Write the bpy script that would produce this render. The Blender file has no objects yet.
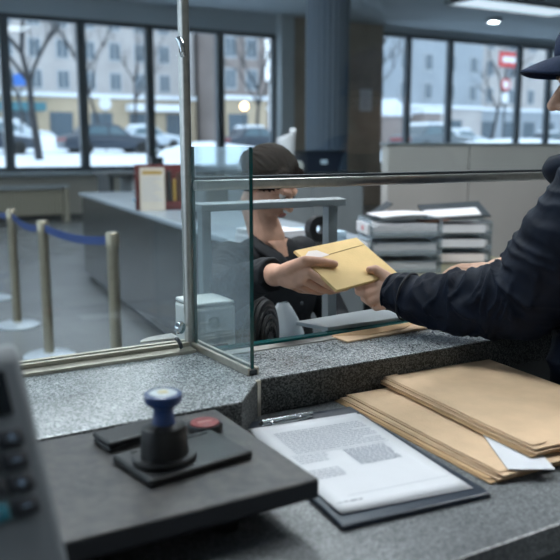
import bpy, bmesh, math, random
from mathutils import Vector, Matrix, noise
V = Vector
random.seed(7)
S = bpy.context.scene
COL = S.collection
PI = math.pi

# ------------------------------------------------------------------ helpers
def lin(h):
    h = h.lstrip('#')
    o = []
    for i in (0, 2, 4):
        c = int(h[i:i+2], 16) / 255
        o.append(c / 12.92 if c <= .04045 else ((c + .055) / 1.055) ** 2.4)
    return (*o, 1)

def mat(name, hexc, rough=.5, metal=0, var=0, scale=20, bump=0, bscale=None, spec=.5, hex2=None, stretch=None, coat=0):
    m = bpy.data.materials.new(name); m.use_nodes = True
    nt = m.node_tree; b = nt.nodes['Principled BSDF']
    c = lin(hexc)
    b.inputs['Base Color'].default_value = c
    b.inputs['Roughness'].default_value = rough
    b.inputs['Metallic'].default_value = metal
    b.inputs['Specular IOR Level'].default_value = spec
    if coat: b.inputs['Coat Weight'].default_value = coat
    tc = nt.nodes.new('ShaderNodeTexCoord'); src = tc.outputs['Object']
    if stretch:
        mp = nt.nodes.new('ShaderNodeMapping'); mp.inputs['Scale'].default_value = stretch
        nt.links.new(src, mp.inputs['Vector']); src = mp.outputs['Vector']
    if var or hex2:
        n = nt.nodes.new('ShaderNodeTexNoise'); n.inputs['Scale'].default_value = scale; n.inputs['Detail'].default_value = 5
        nt.links.new(src, n.inputs['Vector'])
        r = nt.nodes.new('ShaderNodeValToRGB')
        r.color_ramp.elements[0].position = .32; r.color_ramp.elements[1].position = .68
        if hex2: a, d = c, lin(hex2)
        else:
            a = tuple(x * (1 - var) for x in c[:3]) + (1,); d = tuple(min(1, x * (1 + var)) for x in c[:3]) + (1,)
        r.color_ramp.elements[0].color = a; r.color_ramp.elements[1].color = d
        nt.links.new(n.outputs['Fac'], r.inputs['Fac']); nt.links.new(r.outputs['Color'], b.inputs['Base Color'])
    if bump:
        n2 = nt.nodes.new('ShaderNodeTexNoise'); n2.inputs['Scale'].default_value = bscale or scale * 3; n2.inputs['Detail'].default_value = 4
        nt.links.new(src, n2.inputs['Vector'])
        bp = nt.nodes.new('ShaderNodeBump'); bp.inputs['Strength'].default_value = bump; bp.inputs['Distance'].default_value = .002
        nt.links.new(n2.outputs['Fac'], bp.inputs['Height']); nt.links.new(bp.outputs['Normal'], b.inputs['Normal'])
    return m

def granite(name, base, dark, light, rough):
    m = bpy.data.materials.new(name); m.use_nodes = True
    nt = m.node_tree; b = nt.nodes['Principled BSDF']; b.inputs['Roughness'].default_value = rough
    tc = nt.nodes.new('ShaderNodeTexCoord')
    v = nt.nodes.new('ShaderNodeTexVoronoi'); v.inputs['Scale'].default_value = 430
    n = nt.nodes.new('ShaderNodeTexNoise'); n.inputs['Scale'].default_value = 190; n.inputs['Detail'].default_value = 6
    n3 = nt.nodes.new('ShaderNodeTexNoise'); n3.inputs['Scale'].default_value = 9; n3.inputs['Detail'].default_value = 3
    for q in (v, n, n3): nt.links.new(tc.outputs['Object'], q.inputs['Vector'])
    r = nt.nodes.new('ShaderNodeValToRGB'); e = r.color_ramp.elements
    e[0].position = .36; e[0].color = lin(dark); e[1].position = .66; e[1].color = lin(light)
    k = e.new(.5); k.color = lin(base)
    mx = nt.nodes.new('ShaderNodeMix'); mx.data_type = 'FLOAT'; mx.inputs[0].default_value = .42
    sep = nt.nodes.new('ShaderNodeSeparateColor'); nt.links.new(v.outputs['Color'], sep.inputs[0])
    nt.links.new(n.outputs['Fac'], mx.inputs[2]); nt.links.new(sep.outputs[0], mx.inputs[3])
    nt.links.new(mx.outputs[0], r.inputs['Fac'])
    r2 = nt.nodes.new('ShaderNodeValToRGB'); r2.color_ramp.elements[0].color = (.72, .72, .72, 1); r2.color_ramp.elements[0].position = .3
    r2.color_ramp.elements[1].color = (1.12, 1.12, 1.12, 1); r2.color_ramp.elements[1].position = .7
    nt.links.new(n3.outputs['Fac'], r2.inputs['Fac'])
    mu = nt.nodes.new('ShaderNodeMix'); mu.data_type = 'RGBA'; mu.blend_type = 'MULTIPLY'; mu.inputs[0].default_value = 1
    nt.links.new(r.outputs['Color'], mu.inputs[6]); nt.links.new(r2.outputs['Color'], mu.inputs[7])
    nt.links.new(mu.outputs[2], b.inputs['Base Color'])
    bp = nt.nodes.new('ShaderNodeBump'); bp.inputs['Strength'].default_value = .15; bp.inputs['Distance'].default_value = .001
    nt.links.new(n.outputs['Fac'], bp.inputs['Height']); nt.links.new(bp.outputs['Normal'], b.inputs['Normal'])
    return m

def glass(name, tint, haze=0., ior=1.5, rough=.0):
    m = bpy.data.materials.new(name); m.use_nodes = True
    nt = m.node_tree; nt.nodes.clear()
    o = nt.nodes.new('ShaderNodeOutputMaterial')
    t = nt.nodes.new('ShaderNodeBsdfTransparent'); t.inputs[0].default_value = tint
    g = nt.nodes.new('ShaderNodeBsdfGlossy'); g.inputs['Roughness'].default_value = rough; g.inputs['Color'].default_value = (.92, .97, 1, 1)
    f = nt.nodes.new('ShaderNodeFresnel'); f.inputs[0].default_value = ior
    ge = nt.nodes.new('ShaderNodeNewGeometry'); mt = nt.nodes.new('ShaderNodeMath'); mt.operation = 'MULTIPLY_ADD'   # leaving the glass sees the same index ratio as entering it
    mt.inputs[1].default_value = 1 / ior - ior; mt.inputs[2].default_value = ior
    nt.links.new(ge.outputs['Backfacing'], mt.inputs[0]); nt.links.new(mt.outputs[0], f.inputs[0])
    mx = nt.nodes.new('ShaderNodeMixShader')
    nt.links.new(f.outputs[0], mx.inputs[0]); nt.links.new(t.outputs[0], mx.inputs[1]); nt.links.new(g.outputs[0], mx.inputs[2])
    last = mx
    if haze:
        d = nt.nodes.new('ShaderNodeBsdfDiffuse'); d.inputs[0].default_value = (.75, .82, .85, 1)
        m2 = nt.nodes.new('ShaderNodeMixShader'); m2.inputs[0].default_value = haze
        nt.links.new(mx.outputs[0], m2.inputs[1]); nt.links.new(d.outputs[0], m2.inputs[2]); last = m2
    nt.links.new(last.outputs[0], o.inputs[0])
    return m

def emit(name, hexc, s):
    m = bpy.data.materials.new(name); m.use_nodes = True
    b = m.node_tree.nodes['Principled BSDF']
    b.inputs['Base Color'].default_value = lin(hexc); b.inputs['Emission Color'].default_value = lin(hexc); b.inputs['Emission Strength'].default_value = s
    return m

def thing(name, label, cat, loc=(0, 0, 0), group=None):
    o = bpy.data.objects.new(name, None); COL.objects.link(o); o.location = loc; o.empty_display_size = .05
    o['label'] = label; o['category'] = cat
    if group: o['group'] = group
    return o

def tag(o, label, cat, group=None, kind=None):
    o['label'] = label; o['category'] = cat
    if group: o['group'] = group
    if kind: o['kind'] = kind
    return o

def wloc(o):
    p = V(o.location)
    while o.parent: o = o.parent; 
    return p

def obj(name, bm, m, parent=None, smooth=False, label=None):
    """bm is in world coordinates; a part keeps world coordinates under its parent."""
    if isinstance(bm, bmesh.types.BMesh):
        me = bpy.data.meshes.new(name); bm.normal_update(); bm.to_mesh(me); bm.free()
    else: me = bm
    for x in (m if isinstance(m, (list, tuple)) else [m]): me.materials.append(x)
    o = bpy.data.objects.new(name, me); COL.objects.link(o)
    if smooth:
        for p in me.polygons: p.use_smooth = True
        if smooth != 'all':
            mod = None
            try: me.set_sharp_from_angle(angle=math.radians(38))
            except Exception: pass
    if parent is not None:
        o.parent = parent
        root = parent
        while root.parent is not None: root = root.parent
        if root.type == 'EMPTY' and parent is root: o.matrix_parent_inverse = Matrix.Translation(-V(root.location))
    if label: o['label'] = label
    return o

def recenter(o):
    """origin of a single-mesh thing to its base centre"""
    me = o.data; xs = [v.co for v in me.vertices]
    c = V(((min(v.x for v in xs) + max(v.x for v in xs)) / 2, (min(v.y for v in xs) + max(v.y for v in xs)) / 2, min(v.z for v in xs)))
    me.transform(Matrix.Translation(-c)); o.location = c
    return o

def struct(name, bm, m, parent=None, smooth=False):
    o = obj(name, bm, m, parent, smooth)
    if parent is None: o['kind'] = 'structure'
    return o

def copy_thing(root, delta, label=None, rotz=0):
    r = root.copy(); COL.objects.link(r); r.location = V(root.location) + V(delta); r.rotation_euler.z += rotz
    if label: r['label'] = label
    for ch in root.children:
        c = ch.copy(); COL.objects.link(c); c.parent = r
        for g in ch.children:
            d = g.copy(); COL.objects.link(d); d.parent = c
    return r

def B(): return bmesh.new()

def box(bm, x0, x1, y0, y1, z0, z1, bev=0, M=None, mi=0, seg=2):
    t = bmesh.new()
    bmesh.ops.create_cube(t, size=1)
    for v in t.verts:
        v.co = V((x0 + (v.co.x + .5) * (x1 - x0), y0 + (v.co.y + .5) * (y1 - y0), z0 + (v.co.z + .5) * (z1 - z0)))
    if bev: bmesh.ops.bevel(t, geom=t.edges[:], offset=bev, segments=seg, profile=.5, affect='EDGES')
    if M is not None: t.transform(M)
    for f in t.faces: f.material_index = mi
    join(bm, t); return bm

def join(bm, t):
    me = bpy.data.meshes.new('tmp'); t.to_mesh(me); t.free(); bm.from_mesh(me); bpy.data.meshes.remove(me)

def prism(bm, pts, z0, z1, bev=0, M=None, mi=0, seg=2):
    t = bmesh.new()
    a = [t.verts.new((p[0], p[1], z0)) for p in pts]; b = [t.verts.new((p[0], p[1], z1)) for p in pts]
    t.faces.new(a[::-1]); t.faces.new(b); n = len(pts)
    for i in range(n): t.faces.new((a[i], a[(i+1) % n], b[(i+1) % n], b[i]))
    bmesh.ops.recalc_face_normals(t, faces=t.faces[:])
    if bev: bmesh.ops.bevel(t, geom=t.edges[:], offset=bev, segments=seg, profile=.5, affect='EDGES')
    if M is not None: t.transform(M)
    for f in t.faces: f.material_index = mi
    join(bm, t); return bm

def lathe(bm, prof, n=32, M=None, mi=0, close=True):
    """prof: list of (r, z)"""
    t = bmesh.new(); rings = []
    for r, z in prof:
        if r < 1e-6: rings.append([t.verts.new((0, 0, z))])
        else: rings.append([t.verts.new((r * math.cos(2*PI*i/n), r * math.sin(2*PI*i/n), z)) for i in range(n)])
    for a, b in zip(rings, rings[1:]):
        for i in range(n):
            j = (i + 1) % n
            if len(a) == 1 and len(b) == 1: continue
            if len(a) == 1: t.faces.new((a[0], b[i], b[j]))
            elif len(b) == 1: t.faces.new((a[i], b[0], a[j]))
            else: t.faces.new((a[i], b[i], b[j], a[j]))
    bmesh.ops.recalc_face_normals(t, faces=t.faces[:])
    if M is not None: t.transform(M)
    for f in t.faces: f.material_index = mi
    join(bm, t); return bm

def tube(bm, pts, r, n=12, closed=False, mi=0, cap=True):
    pts = [V(p) for p in pts]; N = len(pts)
    rs = r if isinstance(r, (list, tuple)) else [r] * N
    t = bmesh.new(); rings = []; up = None
    for i, p in enumerate(pts):
        if closed: d = pts[(i+1) % N] - pts[i-1]
        else: d = pts[min(i+1, N-1)] - pts[max(i-1, 0)]
        d.normalize()
        if up is None:
            up = V((0, 0, 1)) if abs(d.z) < .9 else V((1, 0, 0))
        s = d.cross(up); s.normalize(); up = s.cross(d); up.normalize()
        rings.append([t.verts.new(p + (s * math.cos(2*PI*k/n) + up * math.sin(2*PI*k/n)) * rs[i]) for k in range(n)])
    for a, b in (zip(rings, rings[1:] + rings[:1]) if closed else zip(rings, rings[1:])):
        for k in range(n): t.faces.new((a[k], a[(k+1) % n], b[(k+1) % n], b[k]))
    if not closed and cap: t.faces.new(rings[0][::-1]); t.faces.new(rings[-1])
    bmesh.ops.recalc_face_normals(t, faces=t.faces[:])
    for f in t.faces: f.material_index = mi
    join(bm, t); return bm

def grid(bm, fn, nu, nv, mi=0, thick=0):
    t = bmesh.new()
    vs = [[t.verts.new(fn(i / nu, j / nv)) for j in range(nv + 1)] for i in range(nu + 1)]
    for i in range(nu):
        for j in range(nv): t.faces.new((vs[i][j], vs[i+1][j], vs[i+1][j+1], vs[i][j+1]))
    if thick:
        t.normal_update(); bmesh.ops.recalc_face_normals(t, faces=t.faces[:]); t.normal_update()
        bmesh.ops.solidify(t, geom=t.faces[:], thickness=thick)
    bmesh.ops.recalc_face_normals(t, faces=t.faces[:])
    for f in t.faces: f.material_index = mi
    join(bm, t); return bm

def T(x, y, z, rz=0, rx=0, ry=0):
    return Matrix.Translation((x, y, z)) @ Matrix.Rotation(rz, 4, 'Z') @ Matrix.Rotation(rx, 4, 'X') @ Matrix.Rotation(ry, 4, 'Y')

# body building: union of tapered capsules and ellipsoids, fused to one surface
def ell(bm, c, r, ax=None, sub=3):
    m = Matrix.Diagonal((*r, 1))
    R = Matrix.Identity(4)
    if ax: R = Matrix((ax[0], ax[1], ax[2])).transposed().to_4x4()
    bmesh.ops.create_icosphere(bm, subdivisions=sub, radius=1, matrix=Matrix.Translation(c) @ R @ m)

def chain(bm, pts, rs, cap0=True, cap1=True, n=20):
    for i in range(len(pts) - 1):
        tube(bm, [pts[i], V(pts[i]).lerp(V(pts[i+1]), .5), pts[i+1]], [rs[i], (rs[i] + rs[i+1]) / 2, rs[i+1]], n)
    for i, p in enumerate(pts):
        if (i == 0 and not cap0) or (i == len(pts) - 1 and not cap1): continue
        bmesh.ops.create_icosphere(bm, subdivisions=3, radius=rs[i], matrix=Matrix.Translation(p))

def fuse(bm, voxel, smooth=4):
    me = bpy.data.meshes.new('tmp'); bm.to_mesh(me); bm.free()
    o = bpy.data.objects.new('tmp', me); COL.objects.link(o)
    md = o.modifiers.new('r', 'REMESH'); md.mode = 'VOXEL'; md.voxel_size = voxel; md.adaptivity = 0
    if smooth:
        s = o.modifiers.new('s', 'SMOOTH'); s.factor = .5; s.iterations = smooth
    dg = bpy.context.evaluated_depsgraph_get(); dg.update()
    out = bpy.data.meshes.new_from_object(o.evaluated_get(dg))
    bpy.data.objects.remove(o); bpy.data.meshes.remove(me)
    return out

def displace(me, fn):
    ns = [v.normal.copy() for v in me.vertices]
    for v, n in zip(me.vertices, ns): v.co += n * fn(v.co, n)
    me.update()

# ------------------------------------------------------------------ materials
M = dict(
    granite=granite('granite', '#8b8f90', '#5a5f62', '#bcbfbf', .2),
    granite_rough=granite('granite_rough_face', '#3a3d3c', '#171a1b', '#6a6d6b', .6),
    worktop=granite('worktop_stone', '#626465', '#484b4d', '#808384', .36),
    steel=mat('brushed_steel', '#b5b5b0', .32, 1, .08, 60),
    steel_warm=mat('satin_aluminium', '#b9b3a6', .36, .85, .1, 40),
    chrome=mat('chrome', '#d5dade', .12, 1),
    basedisc=mat('polished_base', '#c3ced8', .3, .35),
    brass=mat('worn_nickel', '#a59c88', .3, .9, .1, 30),
    glass=glass('clear_glass', (.93, .965, .97, 1), .0),
    side_glass=glass('side_glass', (.84, .91, .92, 1), .09),
    win_glass=glass('window_glass', (.95, .98, 1, 1)),
    edge=mat('glass_edge', '#0f4a4a', .15),
    black=mat('black_plastic', '#0c0e10', .42, 0, .1, 40, .1, 300),
    blacksoft=mat('black_rubber', '#1a1c1f', .55, 0, .15, 60),
    slab=mat('scale_platform_grey', '#4c4946', .42, 0, .22, 60, .35, 900, hex2='#2f3032'), slabedge=mat('scale_edge_dark', '#20242b', .6),
    slabside=mat('scale_base_dark', '#20242a', .6),
    blue=mat('blue_plastic', '#0d3468', .35, coat=.3),
    knobcap=mat('pale_cap', '#aeb8bd', .4, 0, .15, 80),
    knobmid=mat('yellowish_insert', '#b3ab86', .5),
    red=mat('red_ink', '#7a2a28', .45, 0, .25, 160),
    redmark=mat('pale_red_marks', '#b98d88', .6),
    grey_plastic=mat('grey_plastic', '#6b7175', .5, 0, .05, 10, .15, 500),
    key=mat('key_dark', '#161b23', .5),
    keyteal=mat('key_teal', '#15606f', .45),
    legend=mat('key_legend', '#7d93aa', .6),
    screen=mat('display_dark', '#0d1116', .15),
    board=mat('clipboard_navy', '#1c2634', .38, 0, .12, 30, .1, 400),
    officepaper=mat('office_paper', '#a4a6a8', .8, 0, .2, 60, stretch=(.3, .3, 8)),
    paper=mat('paper_white', '#c9cacd', .75, 0, .03, 12, spec=.2),
    cream=mat('cream_paper', '#b7ada0', .8),
    ink=mat('print_grey', '#9ca1aa', .9, spec=.1),
    inkdark=mat('print_dark', '#4a505a', .9, spec=.1),
    kraft=mat('kraft_paper', '#cbad8d', .72, 0, .07, 18, .25, 260, spec=.25),
    kraft2=mat('kraft_paper_darker', '#b89872', .75, 0, .08, 18, .25, 260, spec=.25),
    manila=mat('manila_paper', '#dabd86', .66, 0, .05, 16, .2, 200, spec=.25),
    seal=mat('pale_label', '#d9d0cc', .5),
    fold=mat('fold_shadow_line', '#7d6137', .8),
    skin=mat('skin', '#cba28b', .52, 0, .1, 35, .12, 350, spec=.35),
    skin2=mat('skin_clerk', '#c2967e', .52, 0, .1, 35, .12, 350, spec=.35),
    lips=mat('lips', '#94594f', .5),
    nail=mat('nail', '#c79a87', .35),
    eye=mat('eye_white', '#d8d5d0', .2), iris=mat('iris', '#2a211b', .2),
    jacket=mat('navy_shell_fabric', '#0a1322', .66, 0, .18, 22, .3, 500, spec=.18),
    seam=mat('navy_seam', '#0c121c', .7),
    cap=mat('navy_twill', '#1a2740', .75, 0, .15, 200, .4, 900, spec=.2),
    shirt=mat('black_shirt', '#14171b', .75, 0, .2, 60, .2, 700, spec=.25),
    trousers=mat('dark_trousers', '#16191f', .8),
    shoe=mat('black_leather', '#0e0f10', .4),
    hair=mat('dark_brown_hair', '#21160f', .75, 0, .35, 90, .5, 200, stretch=(1, 1, .15), spec=.15),
    hair2=mat('brown_hair', '#3b2c20', .6, 0, .3, 120, .5, 200),
    floor=mat('floor_terrazzo', '#777a7b', .26, 0, .14, 1.3, .05, 60),
    ceiling=mat('ceiling_paint', '#b2bdc4', .85, 0, .05, .6),
    wall=mat('wall_paint', '#a9a69d', .85, 0, .05, 1),
    stone=mat('stone_cladding', '#978877', .6, 0, .14, 2.2, .1, 40),
    stonelight=mat('pale_plaster', '#aeb6ba', .7, 0, .05, 2),
    column=mat('blue_grey_column', '#4a5c6d', .5, 0, .12, 3, stretch=(6, 6, .2)),
    frame=mat('dark_window_frame', '#2a3a46', .45, .2),
    sill=mat('sill_grey', '#8b979e', .5),
    radiator=mat('radiator_cream', '#b5ad98', .5),
    counter=mat('desk_dark_laminate', '#303436', .22, 0, .1, 1.5, .03, 30),
    ctop=mat('desk_top_pale', '#98a4ae', .25),
    belt=mat('blue_webbing', '#0b3470', .7, 0, .15, 200),
    partition=mat('partition_grey', '#aaa7a2', .55, 0, .05, 2),
    gmetal=mat('grey_metal', '#858d90', .45, .3, .05, 8),
    darkgrey=mat('dark_grey_plastic', '#2c3338', .5),
    navyplastic=mat('navy_bin', '#141f2f', .5),
    whitebox=mat('off_white_plastic', '#bcc0bd', .5),
    acrylic=glass('smoky_acrylic', (.72, .76, .78, 1), .12),
    folder_red=mat('dark_red_card', '#5c1f1f', .6), folder_yel=mat('ochre_card', '#9a7a35', .6), folder_blk=mat('black_card', '#1a1918', .6), folder_brn=mat('brown_card', '#4a3021', .6),
    bluepaper=mat('pale_blue_paper', '#9db3c2', .7), wood=mat('pale_wood', '#7e7a63', .6, 0, .1, 4),
    bag=glass('clear_plastic_bag', (.85, .87, .88, 1), .5),
    snow=mat('snow', '#e6edf4', .9, 0, .06, .5, .3, 4, spec=.2),
    facade=mat('facade_stucco_hazed', '#b1acaa', .9, 0, .1, .4), facade2=mat('facade_ochre', '#b5a48c', .9, 0, .1, .5), facade3=mat('facade_pale', '#989fa6', .9, 0, .08, .3),  # stucco lightened: distance haze put into its colour
    facade4=mat('facade_brown', '#8b807c', .9, 0, .12, .4),
    wpane=mat('far_window_pane_hazed', '#56646f', .3), wtrim=mat('far_window_trim', '#b9bcbf', .8), shop=mat('shop_window', '#4a5a66', .2),  # far panes lightened too, haze of the distance is in their colour
    bark=mat('bark', '#2f2f33', .9, 0, .3, 3),
    car_dark=mat('car_dark_blue', '#1f2e3f', .3, .3, coat=.5), car_white=mat('car_silver_white', '#b9c3cc', .35, .2), car_grey=mat('car_grey', '#5e686f', .35, .2),
    carglass=mat('car_window', '#5a6f78', .1), tyre=mat('tyre', '#101214', .8),
    tail=mat('tail_lamp_red', '#8a2a28', .4),
    signred=mat('sign_red', '#c02a30', .5), signwhite=mat('sign_white', '#dfe3e6', .5), signblue=mat('sign_blue', '#2f6fc4', .5), pole=mat('pole_grey', '#444d55', .5, .5),
    reflglow=emit('reflection_glow', '#ffc48a', 9), panel_dim=emit('ceiling_panel_soft', '#dfeaf5', .75), panel=emit('ceiling_panel_glow', '#ecf1f5', 27.0), panel_highlight=emit('ceiling_panel_highlight', '#ecf1f5', 6.5),
    awning=mat('teal_awning', '#3f7480', .7),
)

# ------------------------------------------------------------------ room shell
WY = 15.5
struct('floor', box(B(), -6, 20, -4, WY, -.12, 0), M['floor'])
struct('ceiling', box(B(), -6, 20, -4, WY + .3, 4.25, 4.4), M['ceiling'])
struct('wall_left', box(box(B(), -6.2, -6, -4, WY, 0, .92), -6.2, -6, -4, WY, 3.86, 4.25), M['wall'])
struct('wall_right', box(B(), 20, 20.2, -4, WY, 0, 4.25), M['wall'])
struct('wall_front', box(B(), -6.2, 20.2, -4.2, -4, 0, 4.25), M['wall'])
struct('wall_back', box(B(), -6.2, 20.2, WY, WY + .3, 0, .92), M['wall'])
struct('wall_header', box(box(B(), -6.2, 9.0, WY, WY + .3, 3.86, 4.25), 11.7, 20.2, WY, WY + .3, 4.12, 4.25), M['ceiling'])
struct('wall_stone', box(B(), 9.18, 11.72, WY - .12, WY + .3, 0, 4.25), M['stone'])
struct('wall_pier', box(B(), 8.86, 9.2, WY - .2, WY + .3, 0, 4.25), M['stonelight'])
struct('trim_sill', box(B(), -6, 8.9, WY - .28, WY + .05, .87, .94, .01), M['sill'])
struct('baseboard_back', box(B(), -6, 8.86, WY - .03, WY, 0, .1), M['darkgrey'])
bm = B(); prof = []
nn = 48
for k in range(nn):
    a = 2*PI*k/nn; r = .29 - (.014 if k % 2 else 0)
    prof.append((5.93 + r*math.cos(a), 9.0 + r*math.sin(a)))
prism(bm, prof, 0, 4.25)
struct('pillar', bm, M['column'])

def window(name, xs, z0, z1, bars, hw=.085):
    bm = B(); a, b = xs
    box(bm, a, b, WY + .02, WY + .16, z0, z0 + .09); box(bm, a, b, WY + .02, WY + .16, z1 - .1, z1)
    box(bm, a, a + .1, WY + .02, WY + .16, z0, z1); box(bm, b - .1, b, WY + .02, WY + .16, z0, z1)
    w = obj(name, bm, M['frame']); w['kind'] = 'structure'
    for x in bars:
        obj('mullion', box(B(), x - hw, x + hw, WY + .01, WY + .17, z0, z1, .01), M['frame'], w)
    e = [a] + list(bars) + [b]
    for p, q in zip(e, e[1:]):
        obj('pane', box(B(), p + .09, q - .09, WY + .09, WY + .1, z0 + .08, z1 - .09), M['win_glass'], w)
    return w
window('window_1', (-6, 8.88), .94, 3.87, (-4.2, -2.7, -1.2, .3, 1.7, 3.05, 4.5, 5.9, 7.5))
window('window_2', (11.7, 20), .94, 4.13, (12.64, 14.0, 16.48, 17.64, 19.0), .065)

bm = B()
ys = [-4 + 1.95*k for k in range(11)]
for y in ys: box(bm, -6.16, -6.02, y - .1, y + .1, .92, 3.86)
box(bm, -6.16, -6.02, -4, WY, .92, 1.02); box(bm, -6.16, -6.02, -4, WY, 3.76, 3.86)
wl = struct('window_added_left', bm, M['frame'])  # unseen glazing, added in the left wall to give side light
for a, b in zip(ys, ys[1:]): obj('pane', box(B(), -6.1, -6.09, a + .09, b - .09, 1.01, 3.77), M['win_glass'], wl)
# ceiling lights
def clight(x, y, sx, sy, label, mt='panel'):
    t = thing('ceiling_light', label, 'light', (x, y, 4.2), 'ceiling light panels')
    bm = B()
    for a in ((-sx, -sx + .05, -sy, sy), (sx - .05, sx, -sy, sy), (-sx, sx, -sy, -sy + .05), (-sx, sx, sy - .05, sy)):
        box(bm, x + a[0], x + a[1], y + a[2], y + a[3], 4.18, 4.25)
    obj('frame', bm, M['gmetal'], t)
    obj('diffuser', box(B(), x - sx + .05, x + sx - .05, y - sy + .05, y + sy - .05, 4.2, 4.22), M[mt], t)
clight(12.4, 11.9, 1.5, .45, 'long light panel high up near the right hand windows', 'panel_dim')
clight(3.9, 11.3, .6, .6, 'unseen square panel added for the granite highlight, halfway to the big windows', 'panel_highlight')  # this panel and the next are added for a highlight on the granite
clight(2.3, 8.8, .6, .6, 'unseen square panel added for the granite highlight, above the reception counter', 'panel_highlight')
clight(.6, 2.2, .6, .6, 'square ceiling panel over the service counter')
clight(2.6, 4.6, .6, .6, 'square ceiling panel above the clerk area')
clight(-1.2, 4.6, .6, .6, 'square ceiling panel over the queue area')
clight(3.6, 1.0, .6, .6, 'square ceiling panel over the customer side')
t = thing('spotlight', 'small round ceiling spotlight glowing near the long light panel', 'light', (13.3, 13.4, 4.2))
obj('housing', lathe(B(), [(.11, 4.25), (.17, 4.25), (.17, 4.17), (.14, 4.17), (.14, 4.25)], 24, T(13.3, 13.4, 0)), M['gmetal'], t)
obj('lens', lathe(B(), [(0, 4.19), (.14, 4.19), (.14, 4.2), (0, 4.2)], 24, T(13.3, 13.4, 0)), M['panel'], t)

# radiator
t = thing('radiator', 'cream ribbed radiator under the large left window', 'radiator', (3.4, 15.35, 0))
bm = B()
for k in range(26): box(bm, 2.25 + k*.065, 2.30 + k*.065, 15.25, 15.37, .12, .6, .012)
obj('fins', bm, M['radiator'], t)
obj('top_shelf', box(B(), 2.1, 4.05, 15.16, 15.47, .63, .69, .01), M['stonelight'], t)
obj('side_panel', box(B(), 3.95, 4.03, 15.18, 15.45, 0, .63), M['radiator'], t)
obj('side_panel', box(B(), 2.12, 2.2, 15.18, 15.45, 0, .63), M['radiator'], t)

t = thing('notice', 'small pale notice sheet taped to the stone wall', 'notice', (11.2, 15.36, 2.2))
obj('sheet', box(B(), 11.05, 11.4, 15.365, 15.375, 2.25, 2.75), M['paper'], t)
bm = B()
for k in range(4): box(bm, 11.1, 11.34 - .05*(k % 2), 15.362, 15.364, 2.35 + .09*k, 2.37 + .09*k)
obj('printed_lines', bm, M['ink'], t)

# ------------------------------------------------------------------ queue stanchions
def stanchion(x, y, label):
    t = thing('queue_post', label, 'queue post', (x, y, 0), 'steel queue posts with blue belts')
    obj('base', lathe(B(), [(0, 0), (.175, 0), (.178, .012), (.16, .022), (.06, .035), (0, .035)], 40, T(x, y, 0)), M['basedisc'], t, True)
    obj('post', lathe(B(), [(0, .03), (.034, .03), (.034, .9), (0, .9)], 24, T(x, y, 0)), M['brass'], t, True)
    obj('head', lathe(B(), [(0, .86), (.04, .86), (.04, .94), (.034, .95), (0, .95)], 24, T(x, y, 0)), M['brass'], t, True)
    return t
def belt(t, a, b, sag):
    def f(u, v):
        p = V(a).lerp(V(b), u); return V((p.x, p.y, p.z - sag*4*u*(1-u) + (v - .5)*.05))
    obj('belt', grid(B(), f, 16, 1, thick=.003), M['belt'], t)
posts = [(1.41, 4.40), (1.23, 5.33), (1.24, 6.42), (1.27, 7.70)]
labs = ['steel queue post nearest the dark counter, where the blue belt ends', 'middle steel queue post with blue belts on both sides', 'steel queue post farther back by the radiator, blue belt at its top', 'queue post at the left picture edge, only its round base showing']
pp = [stanchion(x, y, l) for (x, y), l in zip(posts, labs)]
for i in range(3):
    (ax, ay), (bx, by) = posts[i+1], posts[i]
    d = (V((bx, by, 0)) - V((ax, ay, 0))).normalized() * .036
    belt(pp[i+1], (ax + d.x, ay + d.y, .9), (bx - d.x, by - d.y, .9), .04 - .01*(i == 0))

# ------------------------------------------------------------------ far counter and its clutter
t = thing('reception_counter', 'long dark grey counter with pale top running back toward the windows', 'counter', (2.5, 6, 0))
body = [(2.41, 8.54), (1.90, 3.55), (2.6, 3.5), (3.1, 8.5)]
obj('front_panel', prism(B(), body, .06, .9), M['counter'], t)
obj('plinth', prism(B(), [(2.46, 8.5), (1.95, 3.6), (2.55, 3.55), (3.05, 8.45)], 0, .06), M['darkgrey'], t)
obj('countertop', prism(B(), [(2.385, 8.57), (1.87, 3.52), (2.63, 3.47), (3.13, 8.53)], .9, .935, .006), M['ctop'], t)

# brochure rack on the counter
t = thing('brochure_rack', 'dark red brochure rack of leaflets standing on the far counter', 'rack', (2.36, 6.0, .935))
RM = T(2.36, 6.0, .935, -.35)
bm = B()
box(bm, -.22, .22, -.1, .12, 0, .02, 0, RM); box(bm, -.22, .22, .1, .12, 0, .36, 0, RM)
box(bm, -.22, -.2, -.1, .12, 0, .36, 0, RM); box(bm, .2, .22, -.1, .12, 0, .34, 0, RM)
box(bm, -.22, .22, -.1, -.09, 0, .07, 0, RM)
obj('tray', bm, M['folder_red'], t)
obj('divider', box(B(), .02, .03, -.09, .1, .02, .3, 0, RM), M['folder_brn'], t)
specs = [('folder_blk', .04, .31), ('folder_yel', .08, .24), ('folder_brn', .12, .29), ('folder_red', .155, .3), ('folder_blk', -.02, .3)]
for i, (mm, x, h) in enumerate(specs):
    o = obj('leaflet', box(B(), x, x + .025, -.085, .09, .022, h, .002, RM), M[mm])
    tag(recenter(o), ['black leaflet beside the divider of the red rack', 'short ochre leaflet in the red rack', 'brown leaflet in the red rack, behind the ochre one', 'red leaflet at the right end of the rack', 'black leaflet left of the divider in the rack'][i], 'leaflet', 'leaflets in the rack')
RP = T(2.235, 5.84, .937, -.35, -.12)
t = thing('price_card', 'cream printed sheet with yellow heading leaning on the red rack', 'card', (2.235, 5.84, .937))
obj('sheet', box(B(), -.12, .075, -.004, .0, 0, .34, 0, RP), M['cream'], t)
obj('yellow_heading', box(B(), -.1, .055, -.0055, -.0042, .285, .315, 0, RP), M['folder_yel'], t, label='yellow heading strip')
bm = B()
for k in range(7): box(bm, -.1, .055 - .03*(k % 3), -.0055, -.0042, .08 + .028*k, .088 + .028*k, 0, RP)
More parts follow.
